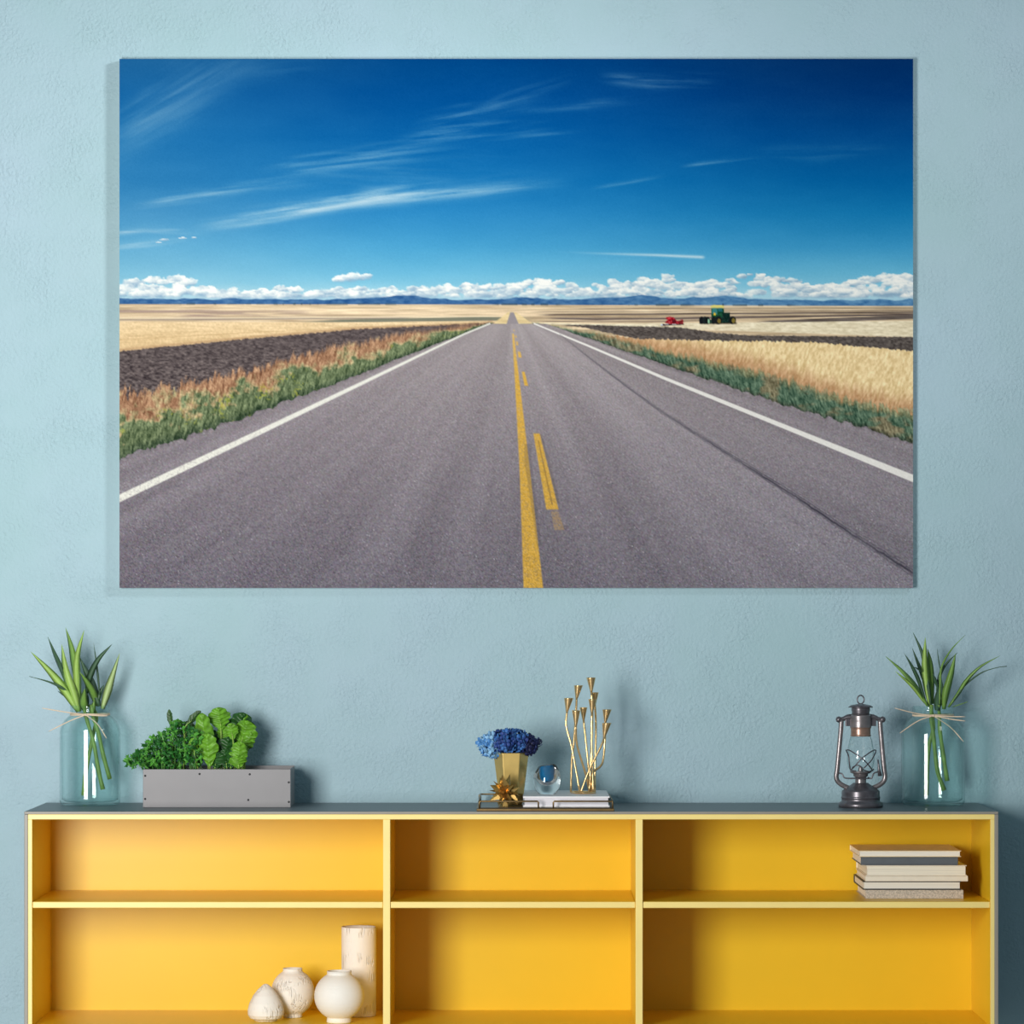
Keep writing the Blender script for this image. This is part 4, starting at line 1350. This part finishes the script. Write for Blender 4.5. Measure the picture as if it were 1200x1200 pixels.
for i, (a, b, hpx, cv, pg, sp_, dep, lb) in enumerate(stack):
    hh = hpx * bkk
    f0 = BD + (0.0, 0.004, -0.004, 0.0, 0.006, 0.002)[i]
    book('book', (a - VX) * bkk, (b - VX) * bkk, f0, f0 + dep, z + 0.0002, z + hh, cv, pg, lb, 'book', 'books stacked on the right shelf', board=0.0016 if i != 1 else 0.0022, spine=sp_, over=0.0025)
    z += hh


# ------------------------------------------------------------------ white ceramics in the lower left compartment
def ceramic(name, cut, dens):
    m = bpy.data.materials.new(name)
    m.use_nodes = True
    nt = m.node_tree
    b = nt.nodes['Principled BSDF']
    tc = nt.nodes.new('ShaderNodeTexCoord')
    mp = nt.nodes.new('ShaderNodeMapping')
    mp.inputs['Scale'].default_value = (1, 1, 0.09)
    nt.links.new(tc.outputs['Object'], mp.inputs['Vector'])
    n1 = nt.nodes.new('ShaderNodeTexNoise')
    n1.inputs['Scale'].default_value = 260
    n1.inputs['Detail'].default_value = 1
    nt.links.new(mp.outputs['Vector'], n1.inputs['Vector'])
    n2 = nt.nodes.new('ShaderNodeTexNoise')
    n2.inputs['Scale'].default_value = 28
    nt.links.new(tc.outputs['Object'], n2.inputs['Vector'])
    r1 = nt.nodes.new('ShaderNodeMapRange')
    r1.inputs['From Min'].default_value = 0.5
    r1.inputs['From Max'].default_value = 0.62
    nt.links.new(n1.outputs['Fac'], r1.inputs['Value'])
    r2 = nt.nodes.new('ShaderNodeMapRange')
    r2.inputs['From Min'].default_value = dens
    r2.inputs['From Max'].default_value = dens + 0.1
    nt.links.new(n2.outputs['Fac'], r2.inputs['Value'])
    mu = nt.nodes.new('ShaderNodeMath')
    mu.operation = 'MULTIPLY'
    nt.links.new(r1.outputs['Result'], mu.inputs[0])
    nt.links.new(r2.outputs['Result'], mu.inputs[1])
    bp = nt.nodes.new('ShaderNodeBump')
    bp.invert = True
    bp.inputs['Distance'].default_value = cut
    nt.links.new(mu.outputs['Value'], bp.inputs['Height'])
    nt.links.new(bp.outputs['Normal'], b.inputs['Normal'])
    b.inputs['Base Color'].default_value = (*lin((244, 238, 228)), 1)
    b.inputs['Roughness'].default_value = 0.7
    return m


def pot(name, cx, d, prof, mt, label, y0, group='white ceramics in the lower left compartment'):
    k = K(d)
    c = Vector(((cx - VX) * k, d, ZB + 0.0002))
    m = MB()
    pr_ = [(r * k, (y0 - y) * k) for r, y in prof]
    m.lathe(c, pr_, 64, cap=False)
    # shift the origin to the foot so the thing stands where it is placed
    m.v = [(x - c.x, y - c.y, z - c.z) for x, y, z in m.v]
    o = m.build(name, mt)
    o.location = c
    return tag(o, label, 'vase', group)


pot('cylinder_vase', 420.5, 0.20, [(0.1, 1193), (19.6, 1193), (20.3, 1192), (20.4, 1089.5), (19.8, 1088.6), (18.6, 1089.5), (18.4, 1180), (0.1, 1186)], ceramic('carved_ceramic', 0.0022, 0.53), 'tall white carved cylinder vase behind the round ones', 1193)
sph = [(25.4 * math.cos(a), 1165 - 27.5 * math.sin(a)) for a in np.linspace(-1.12, 1.09, 16)]
pot('round_vase', 343, 0.17, [(0.1, 1194), (10.8, 1194), (11.3, 1193), (11, 1190.5)] + sph + [(11.2, 1138.5), (11.4, 1136.6), (10.4, 1136.6), (9.8, 1140), (20, 1150), (23, 1166), (14, 1186), (0.1, 1188)], ceramic('scored_ceramic', 0.002, 0.50), 'round white vase with scored sides and a short neck, behind the pointed one', 1194)
sph = [(29.3 * math.cos(a), 1168.5 - 28.6 * math.sin(a)) for a in np.linspace(-1.07, 1.05, 16)]
pot('globe_vase', 397.5, 0.075, [(0.1, 1199.5), (14.2, 1199.5), (14.8, 1198.5), (14.4, 1195)] + sph + [(14.2, 1142.5), (14.4, 1139.2), (13.2, 1139.2), (12.8, 1144), (23, 1154), (26.5, 1168), (16, 1190), (0.1, 1194)], ceramic('smooth_ceramic', 0.0003, 0.6), 'smooth round white vase in front of the tall cylinder vase', 1199.5)
pot('pointed_vase', 311.5, 0.10, [(0.1, 1198), (12.5, 1198), (13.5, 1197), (14.2, 1196), (18.5, 1194.5), (21, 1190.5), (21.3, 1185), (19.2, 1177), (14.8, 1168), (9.4, 1161), (5.2, 1157.2), (3.4, 1155.6), (2.2, 1154.8), (0.1, 1154.4)], ceramic('ribbed_ceramic', 0.0014, 0.48), 'small white cone-shaped pot, lowest of the white ceramics', 1198)

# ------------------------------------------------------------------ light
def area(name, loc, aim, sx, sy, power, color):
    l = bpy.data.lights.new(name, 'AREA')
    l.shape = 'RECTANGLE'
    l.size, l.size_y = sx, sy
    l.energy = power
    l.color = color
    o = bpy.data.objects.new(name, l)
    C.objects.link(o)
    o.location = loc
    d = Vector(aim) - Vector(loc)
    o.rotation_euler = d.to_track_quat('-Z', 'Y').to_euler()
    return o


def spot(name, loc, aim, power, deg, soft):
    l = bpy.data.lights.new(name, 'SPOT')
    l.energy = power
    l.spot_size = math.radians(deg)
    l.spot_blend = 1.0
    l.shadow_soft_size = soft
    o = bpy.data.objects.new(name, l)
    C.objects.link(o)
    o.location = loc
    o.rotation_euler = (Vector(aim) - Vector(loc)).to_track_quat('-Z', 'Y').to_euler()


area('window_light', (-1.48, -3.4, ZTOP + 0.36), (-0.25, DEEP, ZTOP + 0.35), 0.9, 1.3, 122, (1.0, 0.975, 0.94))
spot('added_spot', (2.6, -1.7, 3.3), (-1.0, DEEP, 1.9), 490, 28, 0.3)  # unseen lamp, added to throw the print's shadow left and down
spot('added_spot', (2.1, -2.2, 3.2), (0.72, DEEP, 1.95), 115, 36, 0.3)  # second added lamp, lifts the right of the print and wall

wd = bpy.data.worlds.new('room_ambience')
bpy.context.scene.world = wd
wd.use_nodes = True
wd.node_tree.nodes['Background'].inputs['Color'].default_value = (0.62, 0.88, 1.0, 1)
wd.node_tree.nodes['Background'].inputs['Strength'].default_value = 0.21

# ------------------------------------------------------------------ camera
cam = bpy.data.cameras.new('camera')
cam.sensor_width = 36
cam.lens = F * 36 / 1200
cam.shift_x = (600 - VX) / 1200
cam.shift_y = (VY - 600) / 1200
cam.clip_end = 60
co_ = bpy.data.objects.new('camera', cam)
C.objects.link(co_)
co_.location = (0, -Z0, ZC)
co_.rotation_euler = (PI / 2, 0, 0)
sc = bpy.context.scene
sc.camera = co_
sc.view_settings.view_transform = 'Standard'
sc.view_settings.look = 'None'
sc.view_settings.exposure = 0.0
sc.view_settings.gamma = 1.0
sc.view_settings.use_curve_mapping = False
sc.cycles.use_denoising = True
sc.cycles.max_bounces = 12
sc.cycles.transparent_max_bounces = 24
sc.cycles.sample_clamp_indirect = 6
